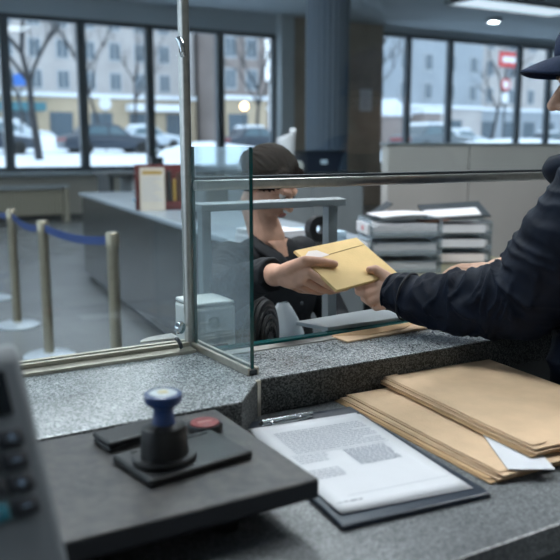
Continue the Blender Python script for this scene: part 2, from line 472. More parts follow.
obj('printed_lines', bm, M['ink'], t)
# intercom
t = thing('desk_microphone', 'grey desk microphone with round head beside the glass post', 'microphone', (2.2, 5.05, .935))
RM = T(2.2, 5.05, .935)
obj('base', box(B(), -.06, .06, -.05, .05, 0, .1, .012, RM), M['darkgrey'], t)
obj('neck', tube(B(), [(2.2, 5.05, 1.03), (2.2, 5.05, 1.12), (2.19, 5.03, 1.17)], .022), M['gmetal'], t, True)
obj('head', lathe(B(), [(0, -.04), (.05, -.04), (.06, -.02), (.06, .02), (.045, .04), (0, .045)], 24, T(2.19, 5.02, 1.19, 0, PI/2)), M['gmetal'], t, True)
# box of pens / papers pile on counter
o = obj('paper_stack', box(B(), -.16, .16, -.11, .11, 0, .03, .003, T(2.62, 6.9, .935, .2)), M['bluepaper']); tag(recenter(o), 'low stack of pale blue papers on the far counter end', 'papers')

# table and pot near the window
t = thing('writing_table', 'high writing table with dark top below the snowy window', 'table', (3.6, 9.6, 0))
obj('tabletop', box(B(), 2.95, 4.4, 9.3, 9.95, 1.06, 1.11, .006), M['darkgrey'], t)
obj('cabinet', box(B(), 3.3, 4.3, 9.4, 9.9, 0, 1.06), M['stonelight'], t)
obj('leg', box(B(), 3.0, 3.06, 9.4, 9.9, 0, 1.06), M['darkgrey'], t)
t = thing('plant_pot', 'dark square plant pot on the window sill behind the rack', 'pot', (5.9, 15.33, .94))
RM = T(5.9, 15.36, .94)
obj('pot', prism(B(), [(-.13, -.13), (.13, -.13), (.13, .13), (-.13, .13)], 0, .27, .02, RM), M['darkgrey'], t)
bm = B()
for k in range(7):
    a = k*.9; tube(bm, [(5.9, 15.36, 1.2), (5.9 + .06*math.cos(a), 15.34 + .05*math.sin(a), 1.3), (5.9 + .15*math.cos(a), 15.34 + .06*math.sin(a), 1.36 + .02*k)], [.01, .012, .003], 6)
obj('leaves', bm, mat('dry_leaf', '#2c3a32', .7), t, True)

# ------------------------------------------------------------------ back office
t = thing('partition_screen', 'tall pale grey office partition panel behind the document trays', 'partition', (5.2, 4.25, 0))
PM = T(0, 0, 0)
obj('panel', box(B(), 3.26, 3.985, 4.2, 4.27, .04, 1.45, .004), M['partition'], t)
obj('panel', box(B(), 3.995, 7.2, 4.2, 4.27, .04, 1.45, .004), M['partition'], t)
obj('top_rail', box(B(), 3.25, 7.2, 4.19, 4.28, 1.45, 1.465), M['gmetal'], t)
obj('foot', box(B(), 3.26, 7.2, 4.15, 4.32, 0, .04), M['gmetal'], t)
# trays desk
t = thing('office_desk', 'office desk with wooden edge carrying the document trays', 'desk', (2.7, 3.1, 0))
obj('desktop', box(B(), 2.0, 3.25, 2.72, 3.42, .79, .825, .005), M['wood'], t)
for x in (2.05, 3.17):
    for y in (2.77, 3.34): obj('leg', box(B(), x, x + .04, y, y + .04, 0, .79), M['darkgrey'], t)
obj('modesty_panel', box(B(), 2.1, 3.17, 3.33, 3.35, .2, .79), M['wood'], t)

def tray(Mx, w, d, h, label, grp, lab_mat=True):
    p = Mx.to_translation()
    t = thing('document_tray', label, 'tray', p, grp)
    bm = B(); th = .004
    box(bm, -w/2, w/2, -d/2, d/2, 0, th, 0, Mx); box(bm, -w/2, w/2, d/2 - th, d/2, 0, h, 0, Mx)
    box(bm, -w/2, -w/2 + th, -d/2, d/2, 0, h, 0, Mx); box(bm, w/2 - th, w/2, -d/2, d/2, 0, h, 0, Mx)
    box(bm, -w/2, w/2, -d/2, -d/2 + th, 0, h*.3, 0, Mx)
    obj('shell', bm, M['acrylic'], t)
    return t
# left stack: three trays turned a little
zz = .825
for i, l in enumerate(['lowest', 'middle', 'topmost']):
    Mx = T(2.47, 3.08, zz + .092*i, -.38)
    t = tray(Mx, .36, .27, .085, 'clear document tray full of papers, %s of the left tray stack' % l, 'trays in the left stack')
    obj('label_strip', box(B(), -.19, -.182, -.11, .12, .01, .06, 0, Mx), M['paper'], t, label='white label strip')
    obj('red_dot', lathe(B(), [(0, 0), (.012, 0), (.012, .003), (0, .003)], 16, Mx @ T(-.19, -.01, .035, 0, 0, -PI/2)), M['signred'], t, label='red dot on the label')
    o = obj('paper_stack', box(box(B(), -.165, .16, -.12, .115, .006, .05, .004, Mx), -.15, .165, -.115, .1, .05, .06, .002, Mx @ T(0, 0, 0, .04)), M['officepaper'])
    tag(recenter(o), 'white papers lying in the %s tray of the left stack' % l, 'papers', 'papers in the left trays')
o = obj('brown_folder', prism(B(), [(-.09, 0)] + [(.09*math.cos(PI + k*PI/10), .06*math.sin(PI + k*PI/10)) for k in range(11)], 0, .006, 0, T(2.6, 2.98, zz + .092*3 - .02, -.38, .1)), M['folder_brn']); tag(recenter(o), 'dark brown folder tab on the top of the left tray stack', 'folder')
o = obj('paper_sheet', grid(B(), lambda u, v: T(2.5, 3.08, zz + .268, -.3) @ V((-.16 + .32*u, -.12 + .24*v, .012 + .01*math.sin(3*u))), 8, 4, thick=.001), M['paper']); tag(recenter(o), 'loose white sheet curling on the top left tray', 'paper')
o = obj('dark_card', box(B(), -.06, .06, -.1, .1, 0, .004, 0, T(2.52, 3.3, zz + .29, -.5, 0, -.6)), M['darkgrey']); tag(recenter(o), 'dark card leaning at the back of the left tray stack', 'card')
# right stack
for i, l in enumerate(['lowest', 'second', 'third']):
    Mx = T(2.95, 3.18, zz + .078*i, -.5)
    t = tray(Mx, .32, .25, .073, 'grey document tray with label card, %s of the right tray stack' % l, 'trays in the right stack')
    obj('label_card', box(B(), -.13, .12, -.131, -.127, .012, .055, 0, Mx), M['paper'] if i else M['seal'], t)
    o = obj('paper_stack', box(B(), -.145, .145, -.11, .11, .006, .05, .004, Mx), M['officepaper'])
    tag(recenter(o), 'papers lying in the %s tray of the right stack' % l, 'papers', 'papers in the right trays')
Mx = T(2.92, 3.18, zz + .078*3 + .035, -.5, .22, -.06)
t = thing('open_folder', 'dark open folder tilted on the right tray stack with white sheets', 'folder', Mx.to_translation())
obj('cover', box(B(), -.17, .17, -.13, .13, 0, .012, .003, Mx), M['darkgrey'], t)
obj('sheet', box(B(), -.16, .12, -.12, .0, .0125, .018, 0, Mx), M['paper'], t)

# papers pile + dispenser behind the clerk
t = thing('side_cabinet', 'low side cabinet carrying loose paper piles behind the clerk', 'cabinet', (1.8, 2.95, 0))
obj('carcass', box(B(), 1.55, 1.98, 2.7, 3.2, .04, 1.02), M['gmetal'], t)
obj('plinth', box(B(), 1.57, 1.96, 2.72, 3.18, 0, .04), M['darkgrey'], t)
obj('door', box(B(), 1.57, 1.96, 2.685, 2.7, .06, .98, .003), M['gmetal'], t)
for i, (x, y, a, h, mm, l) in enumerate([(1.655, 2.96, .08, .07, 'paper', 'left'), (1.875, 2.95, -.1, .055, 'bluepaper', 'right')]):
    bm = B()
    for k in range(5): box(bm, -.1 + .005*(k % 2), .1, -.13, .13 - .004*k, k*h/5, (k + 1)*h/5, .002, T(x, y, 1.02, a + .02*((k*7) % 3)))
    o = obj('paper_pile', bm, M[mm]); tag(recenter(o), '%s pile of loose papers on the cabinet behind the clerk' % ('white' if mm == 'paper' else 'pale blue'), 'papers')
t = thing('tape_dispenser', 'black round tape dispenser near the grey shelf leg', 'tape dispenser', (1.76, 2.74, 1.02))
obj('base', box(B(), 1.70, 1.83, 2.7, 2.76, 1.02, 1.05, .005), M['black'], t)
obj('reel', lathe(B(), [(.02, -.02), (.055, -.02), (.055, .02), (.02, .02), (.02, -.02)], 28, T(1.76, 2.73, 1.105, 0, PI/2)), M['black'], t, True)

# credenza with bin, printer and rolled paper
t = thing('credenza', 'grey credenza in the back office under the dark bin', 'cabinet', (3.6, 6.2, 0))
obj('carcass', box(B(), 3.15, 4.3, 5.9, 6.4, .05, 1.18), M['gmetal'], t)
obj('top', box(B(), 3.13, 4.32, 5.88, 6.42, 1.18, 1.21, .004), M['counter'], t)
obj('plinth', box(B(), 3.2, 4.25, 5.94, 6.36, 0, .05), M['darkgrey'], t)
for x in (3.17, 3.74): obj('door', box(B(), x, x + .54, 5.885, 5.9, .08, 1.15, .003), M['gmetal'], t)
t = thing('storage_bin', 'navy plastic bin with flared rim on the credenza', 'bin', (3.93, 6.12, 1.21))
bm = B(); RM = T(3.93, 6.12, 1.21)
def ring(z, w, d): return [(-w, -d, z), (w, -d, z), (w, d, z), (-w, d, z)]
tb = bmesh.new(); prev = None
for z, w, d in ((0, .16, .11), (.17, .2, .14), (.19, .225, .16), (.19, .21, .145), (.02, .15, .1)):
    r_ = [tb.verts.new(p) for p in ring(z, w, d)]
    if prev:
        for i in range(4): tb.faces.new((prev[i], prev[(i+1) % 4], r_[(i+1) % 4], r_[i]))
    else: tb.faces.new(r_[::-1])
    prev = r_
tb.faces.new(prev); bmesh.ops.recalc_face_normals(tb, faces=tb.faces[:]); tb.transform(RM)
obj('shell', tb, M['navyplastic'], t)
obj('label', box(B(), -.05, .02, -.139, -.134, .07, .11, 0, RM), M['bluepaper'], t)
t = thing('desk_printer', 'small grey printer on the credenza, left of the bin', 'printer', (3.28, 6.1, 1.21))
obj('body', box(B(), 3.16, 3.42, 5.98, 6.25, 1.21, 1.31, .02), M['gmetal'], t)
obj('lid', box(B(), 3.19, 3.4, 6.02, 6.24, 1.31, 1.34, .012), M['darkgrey'], t)
o = obj('paper_roll', grid(B(), lambda u, v: V((3.56 + (.065 + .02*v)*math.cos(6.6*u + .4) * (1 + .1*u), 6.06 + (.06 + .02*v)*math.sin(6.6*u + .4), 1.212 + v*(.34 - .05*math.sin(5*u)))), 36, 8, thick=.0015), M['paper'], smooth='all')
tag(recenter(o), 'loosely rolled white paper standing on the credenza', 'paper roll')
t = thing('desk_clock', 'small round white clock in front of the rolled paper', 'clock', (3.62, 5.97, 1.21))
obj('case', lathe(B(), [(0, -.02), (.045, -.02), (.05, 0), (.045, .02), (0, .02)], 24, T(3.62, 5.94, 1.265, .3, PI/2)), M['whitebox'], t, True)
obj('stand', box(B(), 3.59, 3.65, 5.92, 5.97, 1.21, 1.225), M['whitebox'], t)

# ------------------------------------------------------------------ service counter
t = thing('service_counter', 'grey granite service counter with raised ledge under the glass screen', 'counter', (.6, 1.1, 0))
ledge = [(-1.2, 1.5), (.645, 1.5), (.645, 1.43), (2.6, 1.43), (2.6, 1.2), (.648, 1.2), (.565, 1.105), (-1.2, 1.105)]
bm = prism(B(), ledge, .96, 1.03, .004, seg=2)
bm.normal_update()
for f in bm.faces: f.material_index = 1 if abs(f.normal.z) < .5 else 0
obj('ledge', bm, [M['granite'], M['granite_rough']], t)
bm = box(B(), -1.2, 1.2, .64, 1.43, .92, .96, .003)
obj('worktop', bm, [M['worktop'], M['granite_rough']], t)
obj('front_panel', box(box(B(), -1.15, 1.17, .7, 1.4, .06, .92), 1.17, 2.55, 1.26, 1.4, .06, .96), M['darkgrey'], t)
obj('plinth', box(box(B(), -1.15, 1.15, .75, 1.36, 0, .06), 1.15, 2.5, 1.3, 1.36, 0, .06), M['black'], t)
obj('corner_strip', box(B(), .6385, .6495, 1.1935, 1.2, .962, 1.03, .001, Matrix.Identity(4)), M['steel_warm'], t, label='thin metal corner strip')

# glass screen
t = thing('glass_screen', 'tall glass counter screen with steel post, rail and green edged side pane', 'glass screen', (.632, 1.475, 1.03))
obj('post', tube(B(), [(.632, 1.475, 1.03), (.632, 1.475, 2.6)], .0115, 20), M['steel'], t, True)
obj('post_base', lathe(B(), [(0, 1.03), (.02, 1.03), (.02, 1.037), (.013, 1.042), (0, 1.042)], 24, T(.632, 1.475, 0)), M['steel'], t, True)
obj('main_pane', box(B(), .64, 2.6, 1.470, 1.480, 1.372, 2.6), M['glass'], t)
obj('bottom_rail', box(B(), .64, 2.6, 1.455, 1.495, 1.358, 1.380, .006), M['steel'], t, True)
obj('rail_gasket', box(B(), .64, 2.6, 1.466, 1.484, 1.380, 1.386, .001), M['darkgrey'], t)
obj('left_pane', box(B(), -1.2, .622, 1.470, 1.480, 1.038, 2.6), M['glass'], t)
sp = B()
# side pane: faces 0 glass, 1 edge
Ms = T(.6405, 1.475, 0, math.atan2(-.244, .0115))
L_ = .243
box(sp, .012, L_, -.004, .004, 1.034, 1.447)
sp.normal_update()
for f in sp.faces: f.material_index = 0 if abs(f.normal.y) > .9 else 1
bmesh.ops.transform(sp, matrix=Ms, verts=sp.verts[:])
obj('side_pane', sp, [M['side_glass'], M['edge']], t, label='clear side pane with green edges')
bm = B(); box(bm, 0, L_ + .004, -.012, -.0045, 1.03, 1.044, .001, Ms); box(bm, 0, L_ + .004, .0045, .012, 1.03, 1.044, .001, Ms)
obj('side_channel', bm, M['steel_warm'], t)
obj('side_channel_end', box(B(), L_ - .012, L_ + .006, -.009, .009, 1.03, 1.041, .003, Ms), M['darkgrey'], t)
bm = B()
box(bm, -1.2, .625, 1.425, 1.50, 1.03, 1.037, .001); box(bm, -1.2, .625, 1.458, 1.469, 1.037, 1.045, .001); box(bm, -1.2, .625, 1.481, 1.492, 1.037, 1.045, .001)
obj('left_sill', bm, M['steel_warm'], t)
obj('sill_track', box(B(), .66, .955, 1.372, 1.402, 1.03, 1.033, .001), M['steel'], t)
obj('threshold', box(B(), .645, 2.6, 1.408, 1.43, 1.03, 1.036, .001), M['edge'], t)
# latch: round disc on an arm, and hook
lt = obj('latch', lathe(B(), [(0, -.004), (.0125, -.004), (.014, 0), (.012, .005), (0, .006)], 28, T(.598, 1.445, 1.082, .5, PI/2)), M['chrome'], t, True)
obj('latch_arm', tube(B(), [(.598, 1.449, 1.082), (.605, 1.462, 1.08), (.618, 1.47, 1.078)], .004), M['steel'], lt, True)
obj('hook', tube(B(), [(.592, 1.452, 1.058), (.592, 1.44, 1.057), (.594, 1.434, 1.05), (.596, 1.436, 1.043), (.6, 1.444, 1.042)], .004), M['darkgrey'], t, True)
obj('top_clip', tube(B(), [(.614, 1.46, 1.655), (.617, 1.452, 1.645), (.617, 1.45, 1.63), (.622, 1.455, 1.622)], .006), M['chrome'], t, True)

obj('hinge_leaf', prism(B(), [(0, 0)] + [(.085*math.cos(a*PI/16), .04*math.sin(a*PI/16)) for a in range(0, 9)], 1.045, 1.048, 0, Matrix.Translation((.618, 1.50, 0)) @ Matrix.Diagonal((-1, 1, 1, 1))), M['steel'], t)

# pass-through tray and envelope on ledge
t = thing('pass_tray', 'flat grey metal tray plate in the opening under the glass', 'tray', (1.08, 1.53, 1.03))
obj('plate', prism(B(), [(.916, 1.512), (1.6, 1.585), (1.6, 1.425), (.947, 1.424)], 1.0362, 1.046, .002), M['gmetal'], t)
obj('underside', prism(B(), [(.98, 1.49), (1.58, 1.55), (1.58, 1.433), (.98, 1.433)], 1.0301, 1.036), M['darkgrey'], t)
t = thing('envelope', 'narrow brown kraft envelope lying on the granite ledge under the arm', 'envelope', (1.05, 1.385, 1.03))
RM = T(1.055, 1.368, 1.0305, .06)
obj('sheet', box(B(), -.12, .13, -.027, .03, 0, .005, .002, RM), M['kraft'], t)
obj('flap', prism(B(), [(-.118, .029), (.128, .029), (.06, -.012), (-.05, -.012)], .0052, .0065, 0, RM), M['kraft2'], t)

# ------------------------------------------------------------------ parcel scale platform with stamp things
t = thing('parcel_scale', 'dark grey flat weighing platform on the counter in the foreground', 'scale', (.25, .94, .96))
bm = box(B(), -.06, .513, .786, 1.096, 1.002, 1.03, .005, None, 0, 3); bm.normal_update()
for f in bm.faces: f.material_index = 0 if f.normal.z > .5 else 1  # sides get a darker colour than the top
obj('platform', bm, [M['slab'], M['slabedge']], t)
obj('base', box(B(), -.02, .45, .83, 1.06, .975, 1.002, .004), M['slabside'], t)
for x in (0, .41):
    for y in (.85, 1.03): obj('foot', lathe(B(), [(0, .96), (.016, .96), (.018, .975), (0, .975)], 20, T(x, y, 0)), M['blacksoft'], t)

PZ = 1.03
t = thing('stamp_tray', 'flat black plastic tray under the blue handled stamp', 'tray', (.388, .932, PZ))
RM = T(.388, .93, PZ, .14)
obj('plate', box(B(), -.084, .074, -.056, .05, 0, .012, .0045, RM, 0, 3), M['black'], t)
obj('lip', box(B(), -.06, .06, .036, .044, .0105, .0135, .001, RM), M['black'], t)
t = thing('ink_pad_case', 'slim black closed case behind the stamp, left of it', 'case', (.345, 1.035, PZ))
RM = T(.350, 1.032, PZ, .16)
obj('bottom', box(B(), -.05, .05, -.026, .026, 0, .008, .003, RM), M['black'], t)
obj('lid', box(B(), -.051, .051, -.027, .027, .008, .016, .004, RM, 0, 3), M['black'], t)
t = thing('ink_pad', 'round red ink pad in a black tin beside the stamp', 'ink pad', (.455, 1.01, PZ))
RM = T(.455, 1.012, PZ)
obj('tin', lathe(B(), [(0, 0), (.024, 0), (.0265, .003), (.0265, .010), (.025, .013), (.0225, .013), (.0225, .010), (0, .010)], 40, RM), M['black'], t, True)
pd = obj('pad', lathe(B(), [(0, .010), (.022, .010), (.0215, .0145), (.018, .0155), (0, .0155)], 40, RM), M['red'], t, True, 'red ink surface')
bm = B()
for k in range(9): box(bm, -.011 + .0025*k, -.0095 + .0025*k, -.003, .003 - .001*(k % 3), .0155, .0158, 0, RM)
obj('faint_marks', bm, M['redmark'], pd)
t = thing('rubber_stamp', 'black office stamp with blue knob handle standing on the black tray', 'stamp', (.352, .918, PZ + .011))
RM = T(.353, .915, PZ + .011, .14) @ Matrix.Diagonal((1.16, 1.0, 1.0, 1))
obj('base_flange', lathe(B(), [(0, 0), (.036, 0), (.0375, .002), (.0375, .007), (.036, .009), (.03, .0095), (0, .0095)], 48, RM), M['black'], t, True)
obj('body', lathe(B(), [(0, .009), (.0285, .009), (.0275, .02), (.0262, .044), (.025, .048), (.02, .0505), (.014, .052), (0, .052)], 48, RM), M['black'], t, True)
RK = T(.353, .915, PZ + .011) @ Matrix.Diagonal((1.06, 1.06, 1.03, 1))
hd = obj('handle', lathe(B(), [(0, .05), (.0145, .05), (.0135, .058), (.0125, .066), (.0135, .072), (.02, .076), (.0228, .079), (.0235, .084), (.023, .0885), (.0205, .0905), (.0185, .0905), (.018, .089), (0, .089)], 48, RK), M['blue'], t, True, 'blue knob handle')
obj('knob_cap', lathe(B(), [(0, .0892), (.0178, .0892), (.016, .0905), (0, .091)], 40, RK), M['knobcap'], hd)
obj('cap_insert', lathe(B(), [(0, .0908), (.007, .0908), (.0065, .0915), (0, .0916)], 24, RK), M['knobmid'], hd)

# ------------------------------------------------------------------ keypad terminal (foreground left)
t = thing('keypad_terminal', 'grey tilted keypad terminal with small display at the lower left', 'terminal', (.09, .72, .96))
TM = T(.086, .69, .96, .12)
# side profile in (y, z), extruded along x
profile = [(-.075, 0), (-.075, .085), (-.063, .105), (.048, .292), (.062, .302), (.078, .296), (.088, .28), (.1, 0)]
tb = bmesh.new(); w = .066
a = [tb.verts.new((-w, p[0], p[1])) for p in profile]; b = [tb.verts.new((w, p[0], p[1])) for p in profile]
tb.faces.new(a); tb.faces.new(b[::-1])
for i in range(len(profile)): j = (i + 1) % len(profile); tb.faces.new((a[i], b[i], b[j], a[j]))
bmesh.ops.recalc_face_normals(tb, faces=tb.faces[:])
bmesh.ops.bevel(tb, geom=tb.edges[:], offset=.006, segments=3, profile=.5, affect='EDGES'); tb.transform(TM)
obj('body', tb, M['grey_plastic'], t, True)
# face frame: u right, v down the slope, n out
A = V((0, .048, .292)); Bq = V((0, -.063, .105)); vd = (Bq - A).normalized(); nd = V((1, 0, 0)).cross(vd); nd = -nd if nd.y > 0 else nd
FL = (Bq - A).length
def FM(u, v, h=0):
    p = A + V((1, 0, 0))*u + vd*v + nd*h
    R = Matrix((V((1, 0, 0)), -vd, nd)).transposed().to_4x4()
    return TM @ Matrix.Translation(p) @ R
obj('bezel', box(B(), -.058, .058, -FL + .006, -.004, 0, .0018, .0008, FM(0, 0)), mat('bezel_grey', '#60666a', .5), t)
obj('display', box(B(), -.046, .046, -.021, .021, 0, .003, .001, FM(0, .033, .001)), M['screen'], t)
cols = (-.041, -.0145, .012, .0385)
for r_ in range(4):
    for c_ in range(4):
        v_ = .0755 + r_*.0207
        bmk = box(B(), -.0112, .0112, -.0078, .0078, 0, .0055, .002, FM(cols[c_], v_, .0012))
        box(bmk, -.0035, .0035, -.0008, .0008, .0054, .0058, 0, FM(cols[c_], v_, .0012), 1)
        if (r_ + c_) % 2: box(bmk, -.0008, .0008, -.0038, .0038, .0054, .0058, 0, FM(cols[c_], v_, .0012), 1)
        teal = (r_ == 3 and c_ == 2)
        obj('key', bmk, [M['keyteal' if teal else 'key'], M['legend']], t, True, 'teal key' if teal else None)

# ------------------------------------------------------------------ clipboard and forms
t = thing('clipboard', 'navy clipboard lying on the counter beneath the printed form', 'clipboard', (.67, .95, .96))
CM = T(.676, .952, .96, -.10)
obj('board', box(B(), -.122, .117, -.20, .205, 0, .008, .003, CM), M['board'], t)
CMc = CM; CM = CM @ T(-.018, -.008, 0, .05)
cl = obj('clip', box(box(B(), -.05, .05, .180, .196, .008, .0115, .001, CM), -.035, .035, .172, .182, .0115, .014, .001, CM), M['chrome'], t)
obj('clip_spring', tube(B(), [CM @ V((-.045, .19, .0135)), CM @ V((.055, .19, .0135))], .0032), M['chrome'], cl, True)
for s in (-.028, .028): obj('rivet', lathe(B(), [(0, .0115), (.005, .0115), (.004, .0135), (0, .014)], 16, CM @ T(s, .187, 0)), M['chrome'], cl)

def form(Mx, z0, seed):
    random.seed(seed)
    bm = B(); w, l = .105, .168
    def f(u, v):
        x = -w + 2*w*u; y = -l + 2*l*v
        c = .0035*max(0, (.12 - v))*((1 - u)*4 + .5)
        return Mx @ V((x, y, z0 + c))
    grid(bm, f, 10, 16, thick=.0006)
    return bm
FMx = T(.672, .948, .9684, -.115)
o = obj('form_sheet', form(FMx @ T(.004, -.004, 0, -.012), .0008, 2), M['paper'], smooth='all'); tag(recenter(o), 'lower white sheet peeking out under the printed form', 'paper')
t = thing('printed_form', 'white printed form with grey text blocks on the navy clipboard', 'form', (.672, .948, .969))
obj('sheet', form(FMx, .002, 3), M['paper'], t, 'all')
bm = B(); random.seed(5)
ZT = .00262
def words_(x0, x1, y, h, mi=0):
    x = x0
    while x < x1 - .004:
        wd = random.uniform(.004, .013); wd = min(wd, x1 - x)
        box(bm, x, x + wd, y, y + h, ZT, ZT + .0001, 0, FMx, mi); x += wd + .0022
for k in range(13): words_(-.075, .09 - (.03 if k % 5 == 4 else 0), .125 - k*.0075, .0022)
for k in range(4): words_(-.085, -.03, .02 - k*.008, .002)
for k in range(11): words_(.0, .075, .018 - k*.0058, .0026)
for k in range(5): words_(-.085, -.035, -.035 - k*.007, .0018)
box(bm, -.07, .098, -.128, -.1273, ZT, ZT + .0001, 0, FMx, 0)
box(bm, -.088, .09, .0275, .028, ZT, ZT + .0001, 0, FMx, 0)
words_(-.095, -.055, -.145, .003, 1)
obj('printed_text', bm, [M['ink'], M['inkdark']], t)

# ------------------------------------------------------------------ envelope stack
def big_env(cx, cy, rz, z, w, l, label, m='kraft', th=.0045, curl=.004, seed=1):
    t = thing('large_envelope', label, 'envelope', (cx, cy, z), 'large kraft envelopes on the counter')
    Mx = T(cx, cy, z, rz)
    bm = B()
    def h(u, v):
        return curl*(max(0, .35 - v)**2*6*(0.4 + u*.6)) + .0012*noise.noise(V((u*2, v*3, seed)))*min(1, 6*u*(1-u) + .2)
    tb = bmesh.new(); n1, n2 = 10, 14
    lo = [[None]*(n2 + 1) for _ in range(n1 + 1)]; hi = [[None]*(n2 + 1) for _ in range(n1 + 1)]
    for i in range(n1 + 1):
        for j in range(n2 + 1):
            u, v = i/n1, j/n2; e = min(1, 5*min(u, 1-u, v, 1-v) + .35)
            x, y = -w/2 + w*u, -l/2 + l*v; k = max(0, h(u, v))
            lo[i][j] = tb.verts.new((x, y, k)); hi[i][j] = tb.verts.new((x, y, k + th*e))
    for i in range(n1):
        for j in range(n2):
            tb.faces.new((lo[i][j], lo[i][j+1], lo[i+1][j+1], lo[i+1][j])); tb.faces.new((hi[i][j], hi[i+1][j], hi[i+1][j+1], hi[i][j+1]))
    for i in range(n1):
        for (A_, j) in ((0, 0), (0, n2)): tb.faces.new((lo[i][j], lo[i+1][j], hi[i+1][j], hi[i][j]))
    for j in range(n2):
        for i in (0, n1): tb.faces.new((lo[i][j], lo[i][j+1], hi[i][j+1], hi[i][j]))
    bmesh.ops.recalc_face_normals(tb, faces=tb.faces[:]); tb.transform(Mx)
    obj('pouch', tb, M[m], t, True)
    fl = grid(B(), lambda u, v: Mx @ V((-w/2 + .003 + .03*u*(1), -l/2 + .01 + (l - .02)*v, th + .0003 + max(0, h(.08*u, v)) - .001*(1-u))), 2, 8, thick=.0005)
    obj('seam_flap', fl, M[m], t)
    return t
z = .96
big_env(.962, .985, -.035, z, .305, .435, 'lowest brown envelope of the pile beside the clipboard', 'kraft2', seed=1)
big_env(.972, .978, -.03, z + .0048, .305, .43, 'second envelope from the bottom of the kraft pile', 'kraft', seed=2)
big_env(.978, .973, -.045, z + .0098, .30, .43, 'third envelope from the bottom, above the white sheet edge', 'kraft', curl=.006, seed=3)
o = obj('paper_slip', box(B(), 0, .07, 0, .2, 0, .0012, 0, T(.835, .772, z + .0165, -.52)), M['paper']); tag(recenter(o), 'white paper slip sticking out at the front between the kraft envelopes', 'paper')
big_env(1.052, .983, -.075, z + .0185, .285, .425, 'lowest of the three stacked top envelopes, over the white sheet', 'kraft2', seed=4)
big_env(1.055, .985, -.06, z + .0232, .283, .43, 'middle of the three stacked top envelopes', 'kraft', seed=5)
big_env(1.06, .988, -.07, z + .028, .283, .432, 'topmost large kraft envelope of the whole pile', 'kraft', curl=.005, seed=6)

# ------------------------------------------------------------------ envelope being handed over
ER = Matrix(((0.969, -0.235, 0.0765), (0.241, 0.8301, -0.5029), (0.0547, 0.5057, 0.861))).to_4x4()
EM = Matrix.Translation((1.0315, 1.4741, 1.1786)) @ ER
t = thing('manila_envelope', 'yellow manila envelope passed between the two hands under the glass', 'envelope', (1.0315, 1.4741, 1.1786))
obj('pouch', box(box(B(), -.11, .11, -.075, .075, -.0035, .0005, .0012, EM), -.109, .109, -.074, .074, .0007, .0028, .0008, EM), M['manila'], t)
obj('flap', prism(B(), [(-.108, .074), (.108, .074), (.108, .045), (-.108, .034)], .0029, .0036, 0, EM), M['manila'], t)
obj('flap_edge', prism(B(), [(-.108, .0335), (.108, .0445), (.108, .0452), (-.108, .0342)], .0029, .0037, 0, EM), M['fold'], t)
obj('white_sticker', prism(B(), [(-.096, .05), (-.075, .062), (-.05, .060), (-.028, .036), (-.055, .034), (-.09, .042)], .0037, .0041, 0, EM), M['seal'], t, label='pale sticker on the flap')

# ------------------------------------------------------------------ clerk's desk things
t = thing('clerk_desk', 'clerk desk behind the glass, below the granite ledge', 'desk', (1.2, 1.83, 0))
obj('desktop', box(B(), .45, 2.0, 1.64, 2.06, .75, .78, .004), M['ctop'], t)
for x in (.5, 1.9):
    for y in (1.68, 1.98): obj('leg', box(B(), x, x + .05, y, y + .05, 0, .75), M['gmetal'], t)
t = thing('label_printer', 'off white box shaped printer behind the side glass pane', 'printer', (.78, 1.74, .78))
obj('body', box(B(), .735, .85, 1.69, 1.81, .78, 1.062, .008), M['whitebox'], t)
obj('lid', box(B(), .737, .848, 1.692, 1.808, 1.0625, 1.072, .004), M['whitebox'], t)
obj('slot', box(B(), .76, .825, 1.688, 1.691, .96, .966), M['darkgrey'], t)
t = thing('desk_fan', 'small black round desk fan in front of the clerk', 'fan', (.96, 1.74, .78))
FMt = T(.945, 1.745, .94, .75, PI/2)
bm = B()
for r_, zz_ in ((.11, 0), (.104, .012), (.09, .02), (.07, .025), (.05, .028)):
    tube(bm, [FMt @ V((r_*math.cos(2*PI*k/40), r_*math.sin(2*PI*k/40), zz_)) for k in range(40)], .006 if r_ < .1 else .011, 8, True)
for k in range(16):
    a = 2*PI*k/16; tube(bm, [FMt @ V((q*math.cos(a), q*math.sin(a), h)) for q, h in ((.02, .03), (.07, .025), (.108, .0))], .0018, 6)
obj('cage', bm, M['black'], t, True)
obj('hub', lathe(B(), [(0, -.05), (.035, -.05), (.04, -.01), (.03, .03), (0, .034)], 24, FMt), M['black'], t, True)
bm = B()
for k in range(4):
    a = 2*PI*k/4
    grid(bm, lambda u, v: FMt @ Matrix.Rotation(a, 4, 'Z') @ V((.03 + .055*u, (-.02 + .04*v)*(1 + u*.6), .008*(v - .5)*2)), 4, 3, thick=.0015)
obj('blades', bm, M['darkgrey'], t)
obj('stand', tube(B(), [(.96, 1.76, .79), (.955, 1.765, .88), (.955, 1.765, .95)], .014), M['black'], t, True)
obj('foot', lathe(B(), [(0, .78), (.075, .78), (.07, .795), (.02, .80), (0, .80)], 28, T(.96, 1.76, 0)), M['black'], t, True)
# grey shelf with leg
t = thing('counter_shelf', 'grey shelf plate on a leg crossing in front of the clerk face', 'shelf', (1.1, 1.86, .78))
obj('plate', prism(B(), [(.81, 1.80), (1.255, 1.80), (1.285, 1.88), (.81, 1.88)], 1.283, 1.302, .003), M['gmetal'], t)
obj('leg', box(B(), 1.215, 1.245, 1.83, 1.86, .78, 1.283), M['gmetal'], t)
obj('leg', box(B(), .825, .85, 1.83, 1.86, .78, 1.283), M['gmetal'], t)
